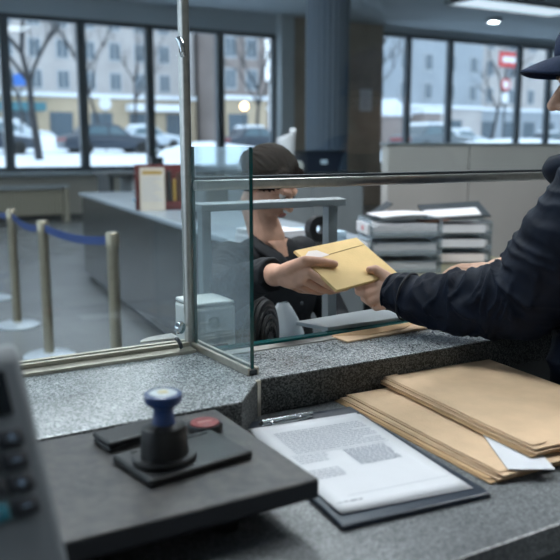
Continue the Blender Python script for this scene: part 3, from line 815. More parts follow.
# plastic bag
def bag(u, v):
    a = 2*PI*u; z_ = v*.14; r = (.055 + .014*math.sin(3*a + 5*v) + .01*noise.noise(V((math.cos(a)*2, math.sin(a)*2, v*4))))*(1 - .75*v**3)
    return V((1.12 + r*1.15*math.cos(a), 1.92 + r*.7*math.sin(a), .781 + z_*1.55))
o = obj('plastic_bag', grid(B(), bag, 40, 14), M['bag'], smooth='all'); tag(recenter(o), 'crumpled clear plastic bag on the desk beside the fan', 'bag')

# ------------------------------------------------------------------ people
def axes(f, tilt=0):
    f = V(f).normalized(); s = V((0, 0, 1)).cross(f).normalized(); u = f.cross(s)
    if tilt:
        R = Matrix.Rotation(tilt, 3, s); f = R @ f; u = R @ u
    return f, s, u
def head(bm, c, f, s, u, k=1.0):
    c = V(c)
    P = lambda a, b, d: c + (f*a + s*b + u*d)*k
    E = lambda a, b, d, r: ell(bm, P(a, b, d), tuple(x*k for x in r), (f, s, u))
    E(-.012, 0, .03, (.098, .077, .086)); E(.022, 0, -.035, (.07, .062, .088)); E(.0, 0, -.06, (.06, .056, .05))
    E(.066, 0, -.103, (.022, .026, .02)); E(.035, 0, -.088, (.045, .044, .03))
    for q in (1, -1):
        E(.058, q*.036, -.028, (.03, .03, .028)); E(-.012, q*.078, -.012, (.02, .011, .032)); E(.101, q*.011, -.037, (.012, .009, .008))
        chain(bm, [P(.078, q*.042, .018), P(.09, q*.014, .018)], [.011*k, .011*k], n=10)
    chain(bm, [P(.09, 0, .008), P(.104, 0, -.012), P(.117, 0, -.033)], [.009*k, .01*k, .012*k], n=12)
    chain(bm, [P(.082, .02, -.066), P(.093, 0, -.062), P(.082, -.02, -.066)], [.005*k, .0075*k, .005*k], n=10)
    chain(bm, [P(.08, .018, -.074), P(.09, 0, -.077), P(.08, -.018, -.074)], [.006*k, .008*k, .006*k], n=10)
    return P
def eyes(P, f, s, u, parent, k=1):
    for q in (1, -1):
        bm = B(); ell(bm, P(.079, q*.031, .001), (.013*k,)*3, (f, s, u), 3)
        e = obj('eye', bm, M['eye'], parent, 'all')
        bm = B(); ell(bm, P(.0895, q*.030, .0), (.0035*k, .0058*k, .0058*k), (f, s, u), 3)
        obj('iris', bm, M['iris'], e, 'all')
def hand(bm, wrist, fingers, thumb, fr, mid, pr=.015):
    """palm from wrist to each finger root, then each finger"""
    roots = [f[0] for f in fingers]
    W = V(wrist)
    for k, r0 in enumerate(roots):
        off = W.lerp(V(r0), .18)
        chain(bm, [off, W.lerp(V(r0), .6), r0], [.017, pr, fr[k]*1.25], n=14)
    for a, b in zip(roots, roots[1:]):
        for tt in (.5, .75): chain(bm, [W.lerp(V(a), tt), W.lerp(V(b), tt)], [pr*.9, pr*.9], n=10)
        chain(bm, [W.lerp(V(a), .97), W.lerp(V(b), .97)], [.0105, .0105], n=10)
    for f, r in zip(fingers, fr): chain(bm, f, [r*1.12, r*1.06, r*.98, r*.82], n=14)
    chain(bm, [W.lerp(V(thumb[0]), .2)] + list(thumb), [.018, .0165, .0125, .0112, .0088], n=14)

def wrinkle(path, amp, freq=26, wfun=None):
    pts = [V(p) for p in path]; acc = [0]
    for a, b in zip(pts, pts[1:]): acc.append(acc[-1] + (b - a).length)
    def f(co, n):
        best = None
        for i in range(len(pts) - 1):
            d = pts[i+1] - pts[i]; t_ = max(0, min(1, (co - pts[i]).dot(d)/d.length_squared)); q = (co - (pts[i] + d*t_)).length
            if best is None or q < best[0]: best = (q, acc[i] + t_*d.length)
        q, s_ = best
        fall = max(0, min(1, (.16 - q)/.05))
        w_ = noise.noise(co*9)*.03 + noise.noise(co*22)*.012
        r1 = 1 - abs(noise.noise(V((((s_ + w_ + .75*co.z)*freq), co.z*3.0, co.x*2.0))))*2
        r2 = noise.noise(co*14)
        g = wfun(s_) if wfun else 1
        r3 = 1 - abs(noise.noise(V(((s_ - .5*co.z + w_*1.5)*freq*1.7, co.x*5, co.z*4 + 7))))*2.4
        return (fall*g*amp*(max(r1, 0)**1.5*.9 + max(r3, 0)**2*.5 - .35) + amp*.4*r2)*(.35 if n.z < -.3 else 1)
    return f

# ---- clerk
cf, cs, cu = axes((.46, -.88, 0), .58)
ch = V((1.222, 2.17, 1.33))
rootC = thing('person', 'clerk in a black collared shirt behind the glass handing over the envelope', 'person', (1.25, 2.2, 0))
bm = B(); P = head(bm, ch, cf, cs, cu, .87)
nb = V((1.215, 2.185, 1.15))
chain(bm, [P(-.025, 0, -.05), P(-.02, 0, -.1), nb], [.048, .05, .058])
shR, shL = V((1.045, 2.13, 1.10)), V((1.385, 2.25, 1.085))
chain(bm, [shR + V((0, 0, -.01)), nb + V((0, .02, -.075)), shL + V((0, 0, -.01))], [.042, .05, .042])
ell(bm, (1.225, 2.2, .95), (.15, .1, .2)); ell(bm, (1.235, 2.22, .72), (.14, .1, .2)); ell(bm, (1.24, 2.24, .52), (.17, .13, .1))
wr = V((.8895, 1.5594, 1.1505)); el = V((.905, 1.88, 1.045))
chain(bm, [shR, (.96, 2.02, 1.06), el, (.888, 1.70, 1.115), V((.891, 1.60, 1.146)), wr], [.045, .043, .038, .034, .028, .027])
eL = V((1.44, 2.12, .87)); wL = V((1.33, 1.92, .815))
chain(bm, [shL, eL, wL], [.045, .038, .026])
hand(bm, wr, [[(.912, 1.4504, 1.1689), (.9411, 1.4293, 1.1469), (.977, 1.4343, 1.1292), (1.0061, 1.4406, 1.1278)],
              [(.9089, 1.4663, 1.1509), (.9373, 1.452, 1.1323), (.9711, 1.4538, 1.1219), (1.003, 1.4642, 1.1196)],
              [(.9047, 1.4896, 1.1385), (.935, 1.4865, 1.1223), (.9645, 1.4855, 1.115), (.9919, 1.4934, 1.1159)],
              [(.9008, 1.5142, 1.1328), (.93, 1.5177, 1.1178), (.9538, 1.5206, 1.1127), (.9761, 1.5252, 1.1122)]],
     [(.8915, 1.4987, 1.1752), (.904, 1.4546, 1.196), (.9509, 1.458, 1.1897), (.9824, 1.4523, 1.1836)], [.0092, .0092, .0087, .0076], None)
dn = V((-.15, -.95, -.1)).normalized()
hand(bm, wL, [[wL + V((-.03 + .021*k, -.085, -.005)), wL + V((-.035 + .022*k, -.115, -.006)), wL + V((-.038 + .023*k, -.14, -.014)), wL + V((-.04 + .023*k, -.157, -.024))] for k in (0, 1, 2, 3)],
     [wL + V((-.035, -.03, -.005)), wL + V((-.055, -.055, -.01)), wL + V((-.065, -.08, -.016)), wL + V((-.068, -.1, -.02))], [.0085, .009, .009, .0085], None)
for q in (1, -1):
    a = V((1.24, 2.22, .5)) + cs*.0
    sx = V((.9, .42, 0))*.09*q
    chain(bm, [V((1.24, 2.22, .52)) + sx, V((1.24, 2.22, .52)) + sx*1.2 + V((.1, -.36, 0)), V((1.24, 2.22, .09)) + sx*1.2 + V((.1, -.34, 0))], [.075, .055, .04])
bodyC = obj('body', fuse(bm, .0028, 5), M['skin2'], rootC, 'all')
eyes(P, cf, cs, cu, bodyC, .87)
bm = B(); ell(bm, P(.103, 0, -.07), (.004, .02, .009), (cf, cs, cu)); obj('lips', bm, M['lips'], bodyC, 'all')
bm = B()
ell(bm, P(-.026, 0, .042), (.094, .083, .082), (cf, cs, cu)); ell(bm, P(-.06, 0, -.015), (.05, .07, .06), (cf, cs, cu)); ell(bm, P(-.115, 0, .02), (.04, .045, .04), (cf, cs, cu))
for q in (1, -1): chain(bm, [P(.05, q*.055, .075), P(.01, q*.078, .01), P(-.02, q*.078, -.03)], [.018, .014, .012])
hm = fuse(bm, .004, 4)
def strands(co, n):
    q = co - ch; a = math.atan2(q.dot(cs), q.dot(cu) + .02)
    return .0035*noise.noise(V((a*16, q.dot(cf)*9, 3))) + .0019*math.sin(a*58 + 9*noise.noise(co*16))*(.5 + noise.noise(co*30))
displace(hm, strands)
obj('hair', hm, M['hair'], rootC, 'all')
# shirt
bm = B()
chain(bm, [shR + V((0, 0, 0)), nb + V((.01, .015, -.085)), shL], [.06, .058, .06])
ell(bm, (1.225, 2.2, .98), (.178, .122, .19)); ell(bm, (1.23, 2.21, .8), (.165, .122, .23)); ell(bm, (1.235, 2.23, .6), (.17, .135, .13))
chain(bm, [shR, (.955, 2.02, 1.055), el, (.887, 1.70, 1.113), V((.8885, 1.62, 1.139)), V((.889, 1.575, 1.148))], [.062, .06, .056, .049, .042, .040], True, False)
chain(bm, [shL, eL, wL.lerp(eL, .08)], [.06, .053, .04], True, False)
me = fuse(bm, .004, 5); displace(me, wrinkle([shR, el, (.889, 1.575, 1.148)], .005, 24))
sh = obj('shirt', me, M['shirt'], rootC, 'all')
# open neckline: skin V laid between the collar leaves
fw3 = V((.42, -.9, 0)).normalized(); sd = V((0, 0, 1)).cross(fw3)
bm = B()
ctr = nb + V((0.0, 0, -.04))
for q in (1, -1):
    pts = [nb - fw3*.055 + V((0, 0, .025)), nb + sd*q*.055 - fw3*.02 + V((0, 0, .022)), nb + sd*q*.062 + fw3*.03 + V((0, 0, -.003)), nb + sd*q*.04 + fw3*.085 + V((0, 0, -.035)), nb + sd*q*.014 + fw3*.115 + V((0, 0, -.085))]
    def f(u, v, pts=pts, q=q):
        x = u*(len(pts) - 1); i = min(int(x), len(pts) - 2); p = pts[i].lerp(pts[i+1], x - i)
        return p + (sd*q*.036 + V((0, 0, -.03)) + fw3*.012)*v + V((0, 0, .008))*math.sin(v*PI)
    grid(bm, f, 16, 5, thick=.004)
obj('collar', bm, M['shirt'], rootC, 'all')
bm = B()
vt = [nb + sd*.05 + fw3*.038 + V((0, 0, .0)), nb - sd*.05 + fw3*.038 + V((0, 0, .0)), nb + fw3*.108 + V((0, 0, -.12))]
ts = []
def fv(u, v): 
    a = vt[0].lerp(vt[1], v); p = a.lerp(vt[2], u); return p + fw3*.017*(1 - abs(2*v - 1))*(1 - u)
grid(bm, fv, 8, 6, thick=.006)
obj('bare_neckline', bm, M['skin2'], rootC, 'all', 'skin in the open collar')
for k in range(4):
    bm = B(); p = nb + fw3*(.128 + .006*min(k, 1)) + V((0, 0, -.125 - .07*k))
    ell(bm, p, (.005, .0065, .0065), (fw3, sd, V((0, 0, 1))), 2); obj('button', bm, M['darkgrey'], sh, 'all')
bm = B()
for q in (1, -1):
    sx = V((.9, .42, 0))*.09*q
    chain(bm, [V((1.24, 2.22, .52)) + sx, V((1.24, 2.22, .52)) + sx*1.2 + V((.1, -.36, 0)), V((1.24, 2.22, .09)) + sx*1.2 + V((.1, -.34, 0))], [.09, .072, .06], True, False)
ell(bm, (1.24, 2.24, .54), (.18, .15, .1))
obj('trousers', fuse(bm, .008, 3), M['trousers'], rootC, 'all')
for q in (1, -1):
    sx = V((.9, .42, 0))*.09*q; p = V((1.24, 2.22, .035)) + sx*1.2 + V((.12, -.38, 0))
    bm = B(); ell(bm, p, (.13, .045, .04), (V((.25, -.95, 0)).normalized(), V((.95, .25, 0)).normalized(), V((0, 0, 1)))); obj('shoe', bm, M['shoe'], rootC, 'all')
t = thing('office_chair', 'dark office chair under the seated clerk', 'chair', (1.24, 2.3, 0))
obj('seat', lathe(B(), [(0, .36), (.22, .36), (.23, .39), (.2, .415), (0, .42)], 32, T(1.24, 2.27, 0)), M['darkgrey'], t, True)
obj('column', tube(B(), [(1.24, 2.27, .08), (1.24, 2.27, .37)], .03), M['steel'], t, True)
bm = B()
for k in range(5): a = 2*PI*k/5 + .3; tube(bm, [(1.24, 2.27, .09), (1.24 + .27*math.cos(a), 2.27 + .27*math.sin(a), .04)], [.025, .02])
obj('base', bm, M['darkgrey'], t)
for k in range(5):
    a = 2*PI*k/5 + .3; bm = B(); bmesh.ops.create_icosphere(bm, subdivisions=2, radius=.03, matrix=Matrix.Translation((1.24 + .28*math.cos(a), 2.27 + .28*math.sin(a), .03))); obj('caster', bm, M['black'], t, 'all')

# ---- customer
df, ds, du = axes((-.80, .60, 0), .1)
hc = V((1.402, 1.076, 1.575))
rootK = thing('person', 'customer in navy jacket and cap leaning on the ledge, reaching for the envelope', 'person', (1.42, .98, 0))
bm = B(); P = head(bm, hc, df, ds, du, 1.0)
nbk = V((1.40, 1.01, 1.42))
chain(bm, [P(-.025, 0, -.06), nbk], [.057, .062])
sL, sR = V((1.283, .982, 1.352)), V((1.60, 1.10, 1.37))
slv = [V((1.097, 1.393, 1.118)), V((1.125, 1.322, 1.109)), V((1.167, 1.239, 1.108)), V((1.236, 1.12, 1.128)), V((1.258, 1.04, 1.262)), V((1.285, .985, 1.345))]
chain(bm, [sL, nbk + V((0, 0, -.06)), sR], [.05, .06, .05])
ell(bm, (1.43, .98, 1.18), (.145, .11, .2)); ell(bm, (1.44, .965, .97), (.125, .1, .17))
wK = V((1.1075, 1.386, 1.1178))
chain(bm, [sL, slv[4], slv[3], slv[2], slv[1], wK], [.05, .046, .042, .04, .034, .027])
hand(bm, wK, [[(1.08, 1.424, 1.132), (1.05, 1.427, 1.128), (1.04, 1.445, 1.131), (1.048, 1.477, 1.137)],
              [(1.075, 1.411, 1.119), (1.044, 1.415, 1.112), (1.048, 1.448, 1.113), (1.063, 1.477, 1.122)],
              [(1.071, 1.398, 1.103), (1.048, 1.404, 1.097), (1.063, 1.448, 1.097), (1.077, 1.472, 1.107)],
              [(1.073, 1.388, 1.088), (1.065, 1.403, 1.082), (1.079, 1.442, 1.083), (1.088, 1.462, 1.093)]],
     [(1.1028, 1.3993, 1.1418), (1.0961, 1.4173, 1.1538), (1.0870, 1.4369, 1.1649), (1.0672, 1.4348, 1.1658)], [.0092, .0094, .009, .0078], None)
OH = V((.010, -.006, -.008)); wR = V((1.2484, 1.2304, 1.1859)) + OH; eR = V((1.52, 1.24, 1.16))
chain(bm, [sR, eR, (1.36, 1.20, 1.188), wR], [.05, .042, .035, .027])
hand(bm, wR, [[V((1.2245, 1.280, 1.188)) + OH, V((1.212, 1.306, 1.186)) + OH, V((1.2, 1.322, 1.178)) + OH, V((1.191, 1.333, 1.168)) + OH],
              [V((1.2114, 1.2601, 1.1856)) + OH, V((1.1929, 1.2855, 1.184)) + OH, V((1.181, 1.303, 1.176)) + OH, V((1.171, 1.316, 1.166)) + OH],
              [V((1.2017, 1.2406, 1.1796)) + OH, V((1.1768, 1.264, 1.182)) + OH, V((1.164, 1.279, 1.174)) + OH, V((1.155, 1.291, 1.164)) + OH],
              [V((1.1993, 1.2226, 1.1718)) + OH, V((1.176, 1.24, 1.174)) + OH, V((1.166, 1.251, 1.168)) + OH, V((1.158, 1.262, 1.159)) + OH]],
     [V((1.238, 1.265, 1.185)) + OH, V((1.237, 1.295, 1.178)) + OH, V((1.233, 1.32, 1.168)) + OH, V((1.226, 1.338, 1.158)) + OH], [.0088, .009, .0088, .0078], None)
for q in (1, -1):
    sx = ds*.1*q
    hp = V((1.47, .9, .88)); chain(bm, [hp + sx*.8, hp + sx + V((.01, .0, -.42)), hp + sx + V((.03, -.05, -.80))], [.075, .06, .045])
bodyK = obj('body', fuse(bm, .0028, 5), M['skin'], rootK, 'all')
eyes(P, df, ds, du, bodyK)
bm = B(); ell(bm, P(.098, 0, -.07), (.004, .02, .009), (df, ds, du)); obj('lips', bm, M['lips'], bodyK, 'all')
bm = B()
for q in (1, -1): chain(bm, [P(.086, q*.046, .02), P(.1, q*.016, .022)], [.0035, .0045], n=8)
obj('eyebrows', bm, M['hair2'], bodyK, 'all')
bm = B(); ell(bm, P(-.035, 0, .0), (.085, .082, .078), (df, ds, du)); ell(bm, P(-.06, 0, -.04), (.05, .065, .04), (df, ds, du))
for q in (1, -1): chain(bm, [P(.02, q*.072, .03), P(.012, q*.073, -.02)], [.014, .009])
obj('hair', fuse(bm, .004, 3), M['hair2'], rootK, 'all')
# cap
tb = bmesh.new(); n_ = 40; prev = None
rings = [(1.0, -.0), (1.0, .03), (.96, .058), (.86, .08), (.68, .097), (.42, .108), (.15, .112), (0, .113)]
inner = [(.97, 0), ]
for rr, zz_ in rings:
    if rr == 0: cur = [tb.verts.new(P(-.006, 0, .035 + zz_))]
    else: cur = [tb.verts.new(P(-.006 + .114*rr*math.cos(2*PI*k/n_), .091*rr*math.sin(2*PI*k/n_), .035 + zz_ + .012*math.cos(2*PI*k/n_)*(1 - zz_/.113))) for k in range(n_)]
    if prev:
        for k in range(n_):
            j = (k + 1) % n_
            if len(cur) == 1: tb.faces.new((prev[k], prev[j], cur[0]))
            else: tb.faces.new((prev[k], prev[j], cur[j], cur[k]))
    prev = cur
bmesh.ops.recalc_face_normals(tb, faces=tb.faces[:])
cp = obj('cap', tb, M['cap'], rootK, 'all')
sm = cp.modifiers.new('thickness', 'SOLIDIFY'); sm.thickness = .003
def brim(u, v):
    a = (v - .5)*2*1.08
    r0x, r0y = .108, .088
    x0, y0 = -.006 + r0x*math.cos(a), r0y*math.sin(a)
    out = .076*(1 - (abs(v - .5)*2)**4.5)
    x = x0 + out*u; y = y0*(1 + .03*u)
    return P(x, y, .066 - .014*u - .008*u*u - 4.0*y*y*(.5 + .5*u))
obj('brim', grid(B(), brim, 10, 24, thick=.004), M['cap'], cp, 'all')
obj('button', lathe(B(), [(0, 0), (.008, 0), (.006, .006), (0, .007)], 16, Matrix.Translation(P(-.006, 0, .147))), M['cap'], cp)
# jacket
bm = B()
chain(bm, [sL + V((.02, .02, 0)), nbk + V((0, 0, -.09)), sR], [.082, .09, .085])
ell(bm, (1.42, 1.0, 1.22), (.19, .165, .22), None); ell(bm, (1.43, .99, 1.0), (.188, .158, .24)); ell(bm, (1.445, .96, .86), (.205, .175, .14))
chain(bm, slv, [.0405, .055, .068, .081, .092, .1], False, True, 28)
chain(bm, [sR, eR, V((1.37, 1.205, 1.18)), V((1.29, 1.22, 1.182))], [.085, .068, .055, .04], True, False)
me = fuse(bm, .004, 6)
def wf(s_): return .35 + 1.25*math.exp(-((s_ - .24)/.13)**2) + .35*(s_ < .12)
displace(me, wrinkle(slv, .0135, 21, wf))
jk = obj('jacket', me, M['jacket'], rootK, 'all')
# cuff seam ring, collar
d0 = (slv[1] - slv[0]).normalized(); sx_ = d0.cross(V((0, 0, 1))).normalized(); uz = sx_.cross(d0)
c0 = slv[0].lerp(slv[1], .62)
obj('cuff_seam', tube(B(), [c0 + (sx_*math.cos(2*PI*k/36) + uz*math.sin(2*PI*k/36))*.0535 for k in range(36)], .0026, 6, True), M['seam'], jk, 'all')
obj('cuff_hem', tube(B(), [slv[0] + (sx_*math.cos(2*PI*k/36) + uz*math.sin(2*PI*k/36))*.0395 for k in range(36)], .004, 8, True), M['jacket'], jk, 'all')
bm = B()
col = []
dfh = V((-.56, .83, 0)).normalized(); dsh = V((0, 0, 1)).cross(dfh)
for k in range(25):
    a = -2.75 + 5.5*k/24
    col.append(nbk + dfh*(.045 + .105*math.cos(a)) + dsh*.095*math.sin(a) + V((0, 0, -.005 - .03*math.cos(a))))
def fc(u, v):
    x = u*24; i = min(int(x), 23); p = col[i].lerp(col[i+1], x - i); rad = (p - nbk); rad.z = 0; rad.normalize()
    return p + V((0, 0, .06*v - .02)) + rad*(.018*math.sin(v*PI) + .012*v)
grid(bm, fc, 48, 6, thick=.014)
obj('collar', bm, M['jacket'], jk, 'all')
bm = B()
for q in (1, -1):
    sx = ds*.1*q; hp = V((1.47, .9, .88)); chain(bm, [hp + sx, hp + sx + V((.01, .0, -.42)), hp + sx + V((.03, -.05, -.80))], [.105, .08, .07], True, False)
ell(bm, (1.455, .945, .88), (.19, .158, .17))
obj('trousers', fuse(bm, .008, 3), M['trousers'], rootK, 'all')
for q in (1, -1):
    p = V((1.47, .9, .045)) + ds*.1*q + V((.0, .0, 0)) + dfh*.04
    bm = B(); ell(bm, p, (.14, .05, .045), (dfh, dsh, V((0, 0, 1)))); obj('shoe', bm, M['shoe'], rootK, 'all')

# ------------------------------------------------------------------ outside
def sn(u, v):
    x = -25 + 150*u; y = 15.85 + 60*v**1.5
    z_ = .72 + min(1, max(0, (y - 26)/12))*.42 + .07*noise.noise(V((x*.35, y*.3, 0))) + .18*max(0, noise.noise(V((x*.12, y*.2, 5))))*(1 if y > 20 else .2)
    return V((x, y, z_))
o = obj('snow_ground', grid(B(), sn, 150, 60), M['snow'], smooth='all'); o['kind'] = 'structure'
def bank(x, y, sx, sy, h, label, seed):
    def f(u, v):
        a = 2*PI*u; r = v
        z_ = h*(1 - r**2)*(1 + .35*noise.noise(V((math.cos(a)*r*1.5, math.sin(a)*r*1.5, seed))))
        return V((x + sx*r*math.cos(a), y + sy*r*math.sin(a), .55 + z_))
    o = obj('snow_bank', grid(B(), f, 32, 8), M['snow'], smooth='all'); tag(recenter(o), label, 'snow bank')
bank(15, 31, 5, 3, 1.0, 'rounded snow bank outside the window behind the side glass', 1)
bank(30, 27, 12, 2.5, 1.1, 'long snow bank outside the right hand windows', 2)
bank(9.6, 42.0, 3.5, 1.0, 1.3, 'snow heap behind the dark parked car', 3)

def building(x0, x1, y, h, m, label, z0=0.5, base=None, step=3.1, rows=(7.0, 10.1, 13.2), ww=1.0, wh=1.7, xs=None, shops=True):
    t = thing('building', label, 'building', ((x0 + x1)/2, y, z0))
    obj('facade', box(B(), x0, x1, y, y + 8, z0, h), M[m], t)
    if base: obj('ground_floor', box(B(), x0 - .05, x1 + .05, y - .15, y, z0, 5.6), M[base], t)
    obj('cornice', box(B(), x0, x1, y - .45, y, 5.6, 5.95), M['snow'], t)
    k = 0; x = x0 + step*.6
    xr = xs or (x0, x1)
    while x < x1 - ww:
        if xr[0] <= x <= xr[1]:
            for zr in rows:
                f = obj('window', box(B(), x - ww/2 - .12, x + ww/2 + .12, y - .1, y + .02, zr - .12, zr + wh + .12), M['wtrim'], t)
                bm = B(); box(bm, x - ww/2, x - .05, y - .13, y - .1, zr, zr + wh); box(bm, x + .05, x + ww/2, y - .13, y - .1, zr, zr + wh)
                obj('pane', bm, M['wpane'], f)
        x += step
    if shops:
        x = xr[0] + 1
        while x < xr[1] - 2:
            obj('shop_window', box(B(), x, x + 2.0, y - .22, y - .14, 1.6, 4.3), M['shop'], t); x += 3.6
    return t
building(-4, 31, 70, 24, 'facade', 'beige street building with rows of windows across the snowy street', base='facade2', xs=(9, 31), step=2.35, rows=(6.35, 8.95, 11.55, 14.2), ww=.9, wh=1.45)
building(31.5, 36.5, 66, 17, 'facade4', 'brownish narrow building right of the beige one', base='facade2', step=2.2, rows=(6.6, 9.4, 12.2), shops=True)
building(37, 47, 84, 9, 'facade4', 'low dark building beyond the bare tree', base=None, step=3, rows=(6.2,), shops=False)
building(47.5, 68, 70, 28, 'facade3', 'pale grey building seen through the right hand windows', base='facade', step=3.4, rows=(6.6, 9.8, 13.0, 16.2))
building(69, 92, 72, 22, 'facade', 'tall building at the far right beyond the street signs', base='facade3', step=3.6, rows=(6.6, 9.8, 13.0, 16.2))
o = obj('awning', box(B(), 10.2, 16.5, 68.0, 69.5, 4.3, 5.0, 0, None), M['awning']); tag(recenter(o), 'teal shop awning on the beige building', 'awning')
o = obj('awning', box(B(), 24, 29.5, 68.2, 69.5, 4.5, 5.1), M['snow']); tag(recenter(o), 'snow covered canopy near the right end of the beige building', 'awning')

def car(x, y, z0, L, m, label, rz=0, snow=True, H=1.45):
    t = thing('car', label, 'car', (x, y, z0), 'parked cars in the snow')
    Mx = T(x, y, z0, rz) @ Matrix.Rotation(PI/2, 4, 'X')
    h = L/2
    pr = [(-h, .3), (h, .3), (h, .62), (h*.9, .78), (h*.45, .92), (-h*.78, .95), (-h, .85)]
    obj('body', prism(B(), pr, -.85, .85, .08, Mx), M[m], t, True)
    cb = [(-h*.72, .9), (h*.42, .9), (h*.12, H - .06), (-.1*h, H), (-h*.5, H - .04)]
    c_ = obj('cabin', prism(B(), cb, -.74, .74, .06, Mx), M[m], t, True)
    wn = [(-h*.6, .95), (-h*.12, .95), (-h*.14, H - .12), (-h*.46, H - .14)]; wn2 = [(-h*.07, .95), (h*.31, .95), (h*.07, H - .14), (-h*.08, H - .12)]
    for w_ in (wn, wn2):
        bm = B(); prism(bm, w_, -.755, .755, 0, Mx); obj('side_window', bm, M['carglass'], t)
    for sx in (-h*.6, h*.62):
        for sy in (-.8, .8):
            obj('wheel', lathe(B(), [(0, -.1), (.22, -.1), (.32, -.08), (.32, .08), (.22, .1), (0, .1)], 24, T(x, y, z0, rz) @ T(sx, sy, .32, 0, PI/2)), M['tyre'], t, True)
    if snow:
        o = prism(B(), [(-h*.5, H - .05), (h*.1, H - .06), (h*.02, H + .1), (-h*.42, H + .1)], -.7, .7, .05, Mx); obj('roof_snow', o, M['snow'], t, True)
        obj('bonnet_snow', prism(B(), [(h*.4, .88), (h*.92, .72), (h*.88, .84), (h*.42, 1.0)], -.75, .75, .03, Mx), M['snow'], t, True)
    obj('tail_lamp', box(B(), -h - .02, -h + .12, -.7, .7, .65, .8, .02, T(x, y, z0, rz)), M['tail'], t)
    return t
car(11.6, 36.3, .98, 4.5, 'car_dark', 'dark blue parked car in the second left window pane', .05, snow=False)
car(6.0, 36.5, 1.0, 4.4, 'car_dark', 'dark car partly seen at the left edge of the window', .03)
car(8.9, 44, 1.3, 4.2, 'car_white', 'snow covered pale car behind the dark ones', -.5)
car(17.4, 46.5, 1.15, 4.3, 'car_white', 'snowy car in the third window pane, right of the dark car', .1)
car(21.5, 40, 1.0, 4.3, 'car_dark', 'dark snowy car glimpsed behind the glass screen', .1)
car(26.5, 30.5, 1.0, 4.6, 'car_grey', 'grey car behind the first right hand window pane', .1)
car(40.5, 43.5, 1.1, 4.3, 'car_white', 'snowy car beyond the right windows beneath the signs', .1)
car(55, 48, 1.1, 4.3, 'car_dark', 'dark car at the far right behind the cap', .1)

def tree(x, y, z0, h, label, seed, r0=.16, lean=0):
    random.seed(seed); bm = B()
    def br(p, d, L, r, lev):
        pts = [p]; q = V(p); dd = V(d)
        for k in range(4):
            dd = (dd + V((random.uniform(-.14, .14), random.uniform(-.14, .14), .04))).normalized(); q = q + dd*L/4; pts.append(q.copy())
        rs = [r*(1 - .5*k/4) for k in range(5)]; tube(bm, pts, rs, 6)
        if lev < 4:
            for k in range(3 if lev else 5):
                s_ = pts[random.choice([2, 3, 4])] if lev else pts[random.choice([3, 4, 4])]
                nd_ = (dd + V((random.uniform(-.9, .9), random.uniform(-.9, .9), random.uniform(-.1, .6)))).normalized()
                br(s_, nd_, L*random.uniform(.5, .72), r*.48, lev + 1)
    br(V((x, y, z0)), V((lean, 0, 1)), h*.45, r0, 0)
    o = obj('bare_tree', bm, M['bark'], smooth='all'); tag(o, label, 'tree', 'bare street trees')
    return o
tree(6.95, 30, .5, 9.5, 'bare tree with forked trunk in the leftmost full window pane', 3, .17)
tree(16.3, 52, .8, 12, 'thin bare tree in front of the beige building', 8, .13)
tree(23.4, 43.5, .8, 9, 'bare tree behind the glass screen near the small glowing globe', 11, .15)
tree(25.5, 34, .6, 9, 'bare leaning tree in the first right hand window', 14, .14, -.12)
tree(33, 45, .8, 11, 'thin bare tree in the middle of the right hand windows', 19, .14)
tree(47, 47, .8, 10, 'bare dark tree beside the red bordered sign', 23, .17)
tree(20.5, 58, .8, 12, 'distant bare tree at the right end of the beige facade', 27, .14)
tree(12.3, 56, .8, 12, 'faint bare tree before the middle of the beige facade', 31, .13)

def add_reflection_globe(x, y, z, label):  # globes added outside in place of spotlight reflections in the glass
    t = thing('reflection_globe', label, 'reflection globe', (x, y, .8), 'warm globes added for reflections')
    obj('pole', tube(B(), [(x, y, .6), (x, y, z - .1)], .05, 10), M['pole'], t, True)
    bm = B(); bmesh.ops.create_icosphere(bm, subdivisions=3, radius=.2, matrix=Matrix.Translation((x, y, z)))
    obj('globe', bm, M['reflglow'], t, 'all')
add_reflection_globe(19.2, 37, 3.45, 'warm globe added for a reflection, behind the glass screen, left of the column')
add_reflection_globe(35.85, 40, 6.87, 'warm globe added for a reflection, high in the middle right window')
add_reflection_globe(43.4, 41, 7.3, 'warm globe added for a reflection, next to the red bordered sign')
# signs
t = thing('street_sign', 'large red sign with white bar hanging high outside the right windows', 'sign', (41.5, 40.1, .8))
obj('post', tube(B(), [(41.4, 40.3, .6), (41.4, 40.3, 7.9)], .05, 10), M['pole'], t)
obj('board', box(B(), 40.5, 42.4, 40.1, 40.2, 6.75, 7.75, .04), M['signred'], t)
obj('white_bar', box(B(), 40.75, 42.15, 40.07, 40.1, 7.05, 7.45, .01), M['signwhite'], t)
t = thing('traffic_sign', 'round red ringed traffic sign above a small plate on a pole', 'sign', (41.0, 39.9, .8))
obj('post', tube(B(), [(41, 40.0, .6), (41, 40.0, 6.0)], .045, 10), M['pole'], t)
obj('disc', lathe(B(), [(0, -.02), (.42, -.02), (.42, .02), (0, .02)], 32, T(41, 39.93, 5.55, 0, PI/2)), M['signred'], t)
obj('disc_face', lathe(B(), [(0, 0), (.27, 0), (.27, .01), (0, .01)], 32, T(41, 39.91, 5.55, 0, PI/2)), M['signwhite'], t)
obj('plate', box(B(), 40.7, 41.3, 39.9, 39.94, 4.35, 5.0), M['signwhite'], t)
t = thing('blue_sign', 'small blue square sign on a post outside the left window', 'sign', (8.46, 40, .8))
obj('post', tube(B(), [(8.46, 40.05, .6), (8.46, 40.05, 4.9)], .04, 8), M['pole'], t)
obj('board', box(B(), 8.2, 8.75, 39.98, 40.02, 4.3, 4.85), M['signblue'], t)
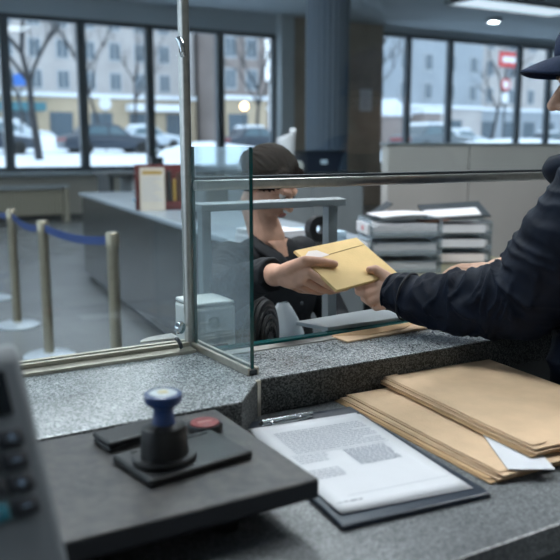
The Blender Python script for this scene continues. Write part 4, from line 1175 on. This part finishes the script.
t = thing('round_sign', 'pale round sign on a post outside the second window', 'sign', (12.6, 40, .8))
obj('post', tube(B(), [(12.7, 40.05, .6), (12.7, 40.05, 3.9)], .04, 8), M['pole'], t)
obj('disc', lathe(B(), [(0, -.02), (.32, -.02), (.32, .02), (0, .02)], 32, T(12.7, 39.98, 3.55, 0, PI/2)), M['signwhite'], t)
t = thing('kiosk', 'small dark street kiosk with snow on its roof', 'kiosk', (34.5, 40, .9))
obj('cabin', box(B(), 33.9, 35.3, 40, 41.3, .8, 3.5), M['facade4'], t)
obj('roof_snow', box(B(), 33.7, 35.5, 39.8, 41.5, 3.5, 3.75, .08), M['snow'], t)
obj('window', box(B(), 34.2, 35.0, 39.95, 40, 1.9, 3.0), M['shop'], t)
t = thing('market_stall', 'low stall with a snow covered roof behind the grey car', 'stall', (26.5, 41, .9))
obj('cabin', box(B(), 28.6, 33.4, 41, 43, .8, 3.3), M['facade4'], t)
obj('roof_snow', prism(B(), [(28.2, 3.3), (33.6, 3.3), (32.2, 4.4), (29.6, 4.2)], -43.3, -40.7, .05, Matrix.Rotation(PI/2, 4, 'X')), M['snow'], t)

# ------------------------------------------------------------------ world, light, camera
w = bpy.data.worlds.new('overcast'); S.world = w; w.use_nodes = True
bg = w.node_tree.nodes['Background']; bg.inputs[0].default_value = (.79, .88, 1.0, 1); bg.inputs[1].default_value = 1.9

cam = bpy.data.cameras.new('camera'); co = bpy.data.objects.new('camera', cam); COL.objects.link(co)
cam.lens = 50; cam.sensor_width = 36; cam.clip_end = 400; cam.clip_start = .05
co.location = (0, 0, 1.45)
co.rotation_euler = (PI/2 - math.radians(9.84), 0, -math.radians(30))
cam.dof.use_dof = True; cam.dof.focus_distance = 1.68; cam.dof.aperture_fstop = 4.0
S.camera = co
S.view_settings.view_transform = 'Standard'; S.view_settings.look = 'None'; S.view_settings.gamma = 1
S.view_settings.use_curve_mapping = False
S.view_settings.exposure = .38
S.cycles.use_denoising = True
S.cycles.max_bounces = 10; S.cycles.transparent_max_bounces = 24; S.cycles.diffuse_bounces = 5
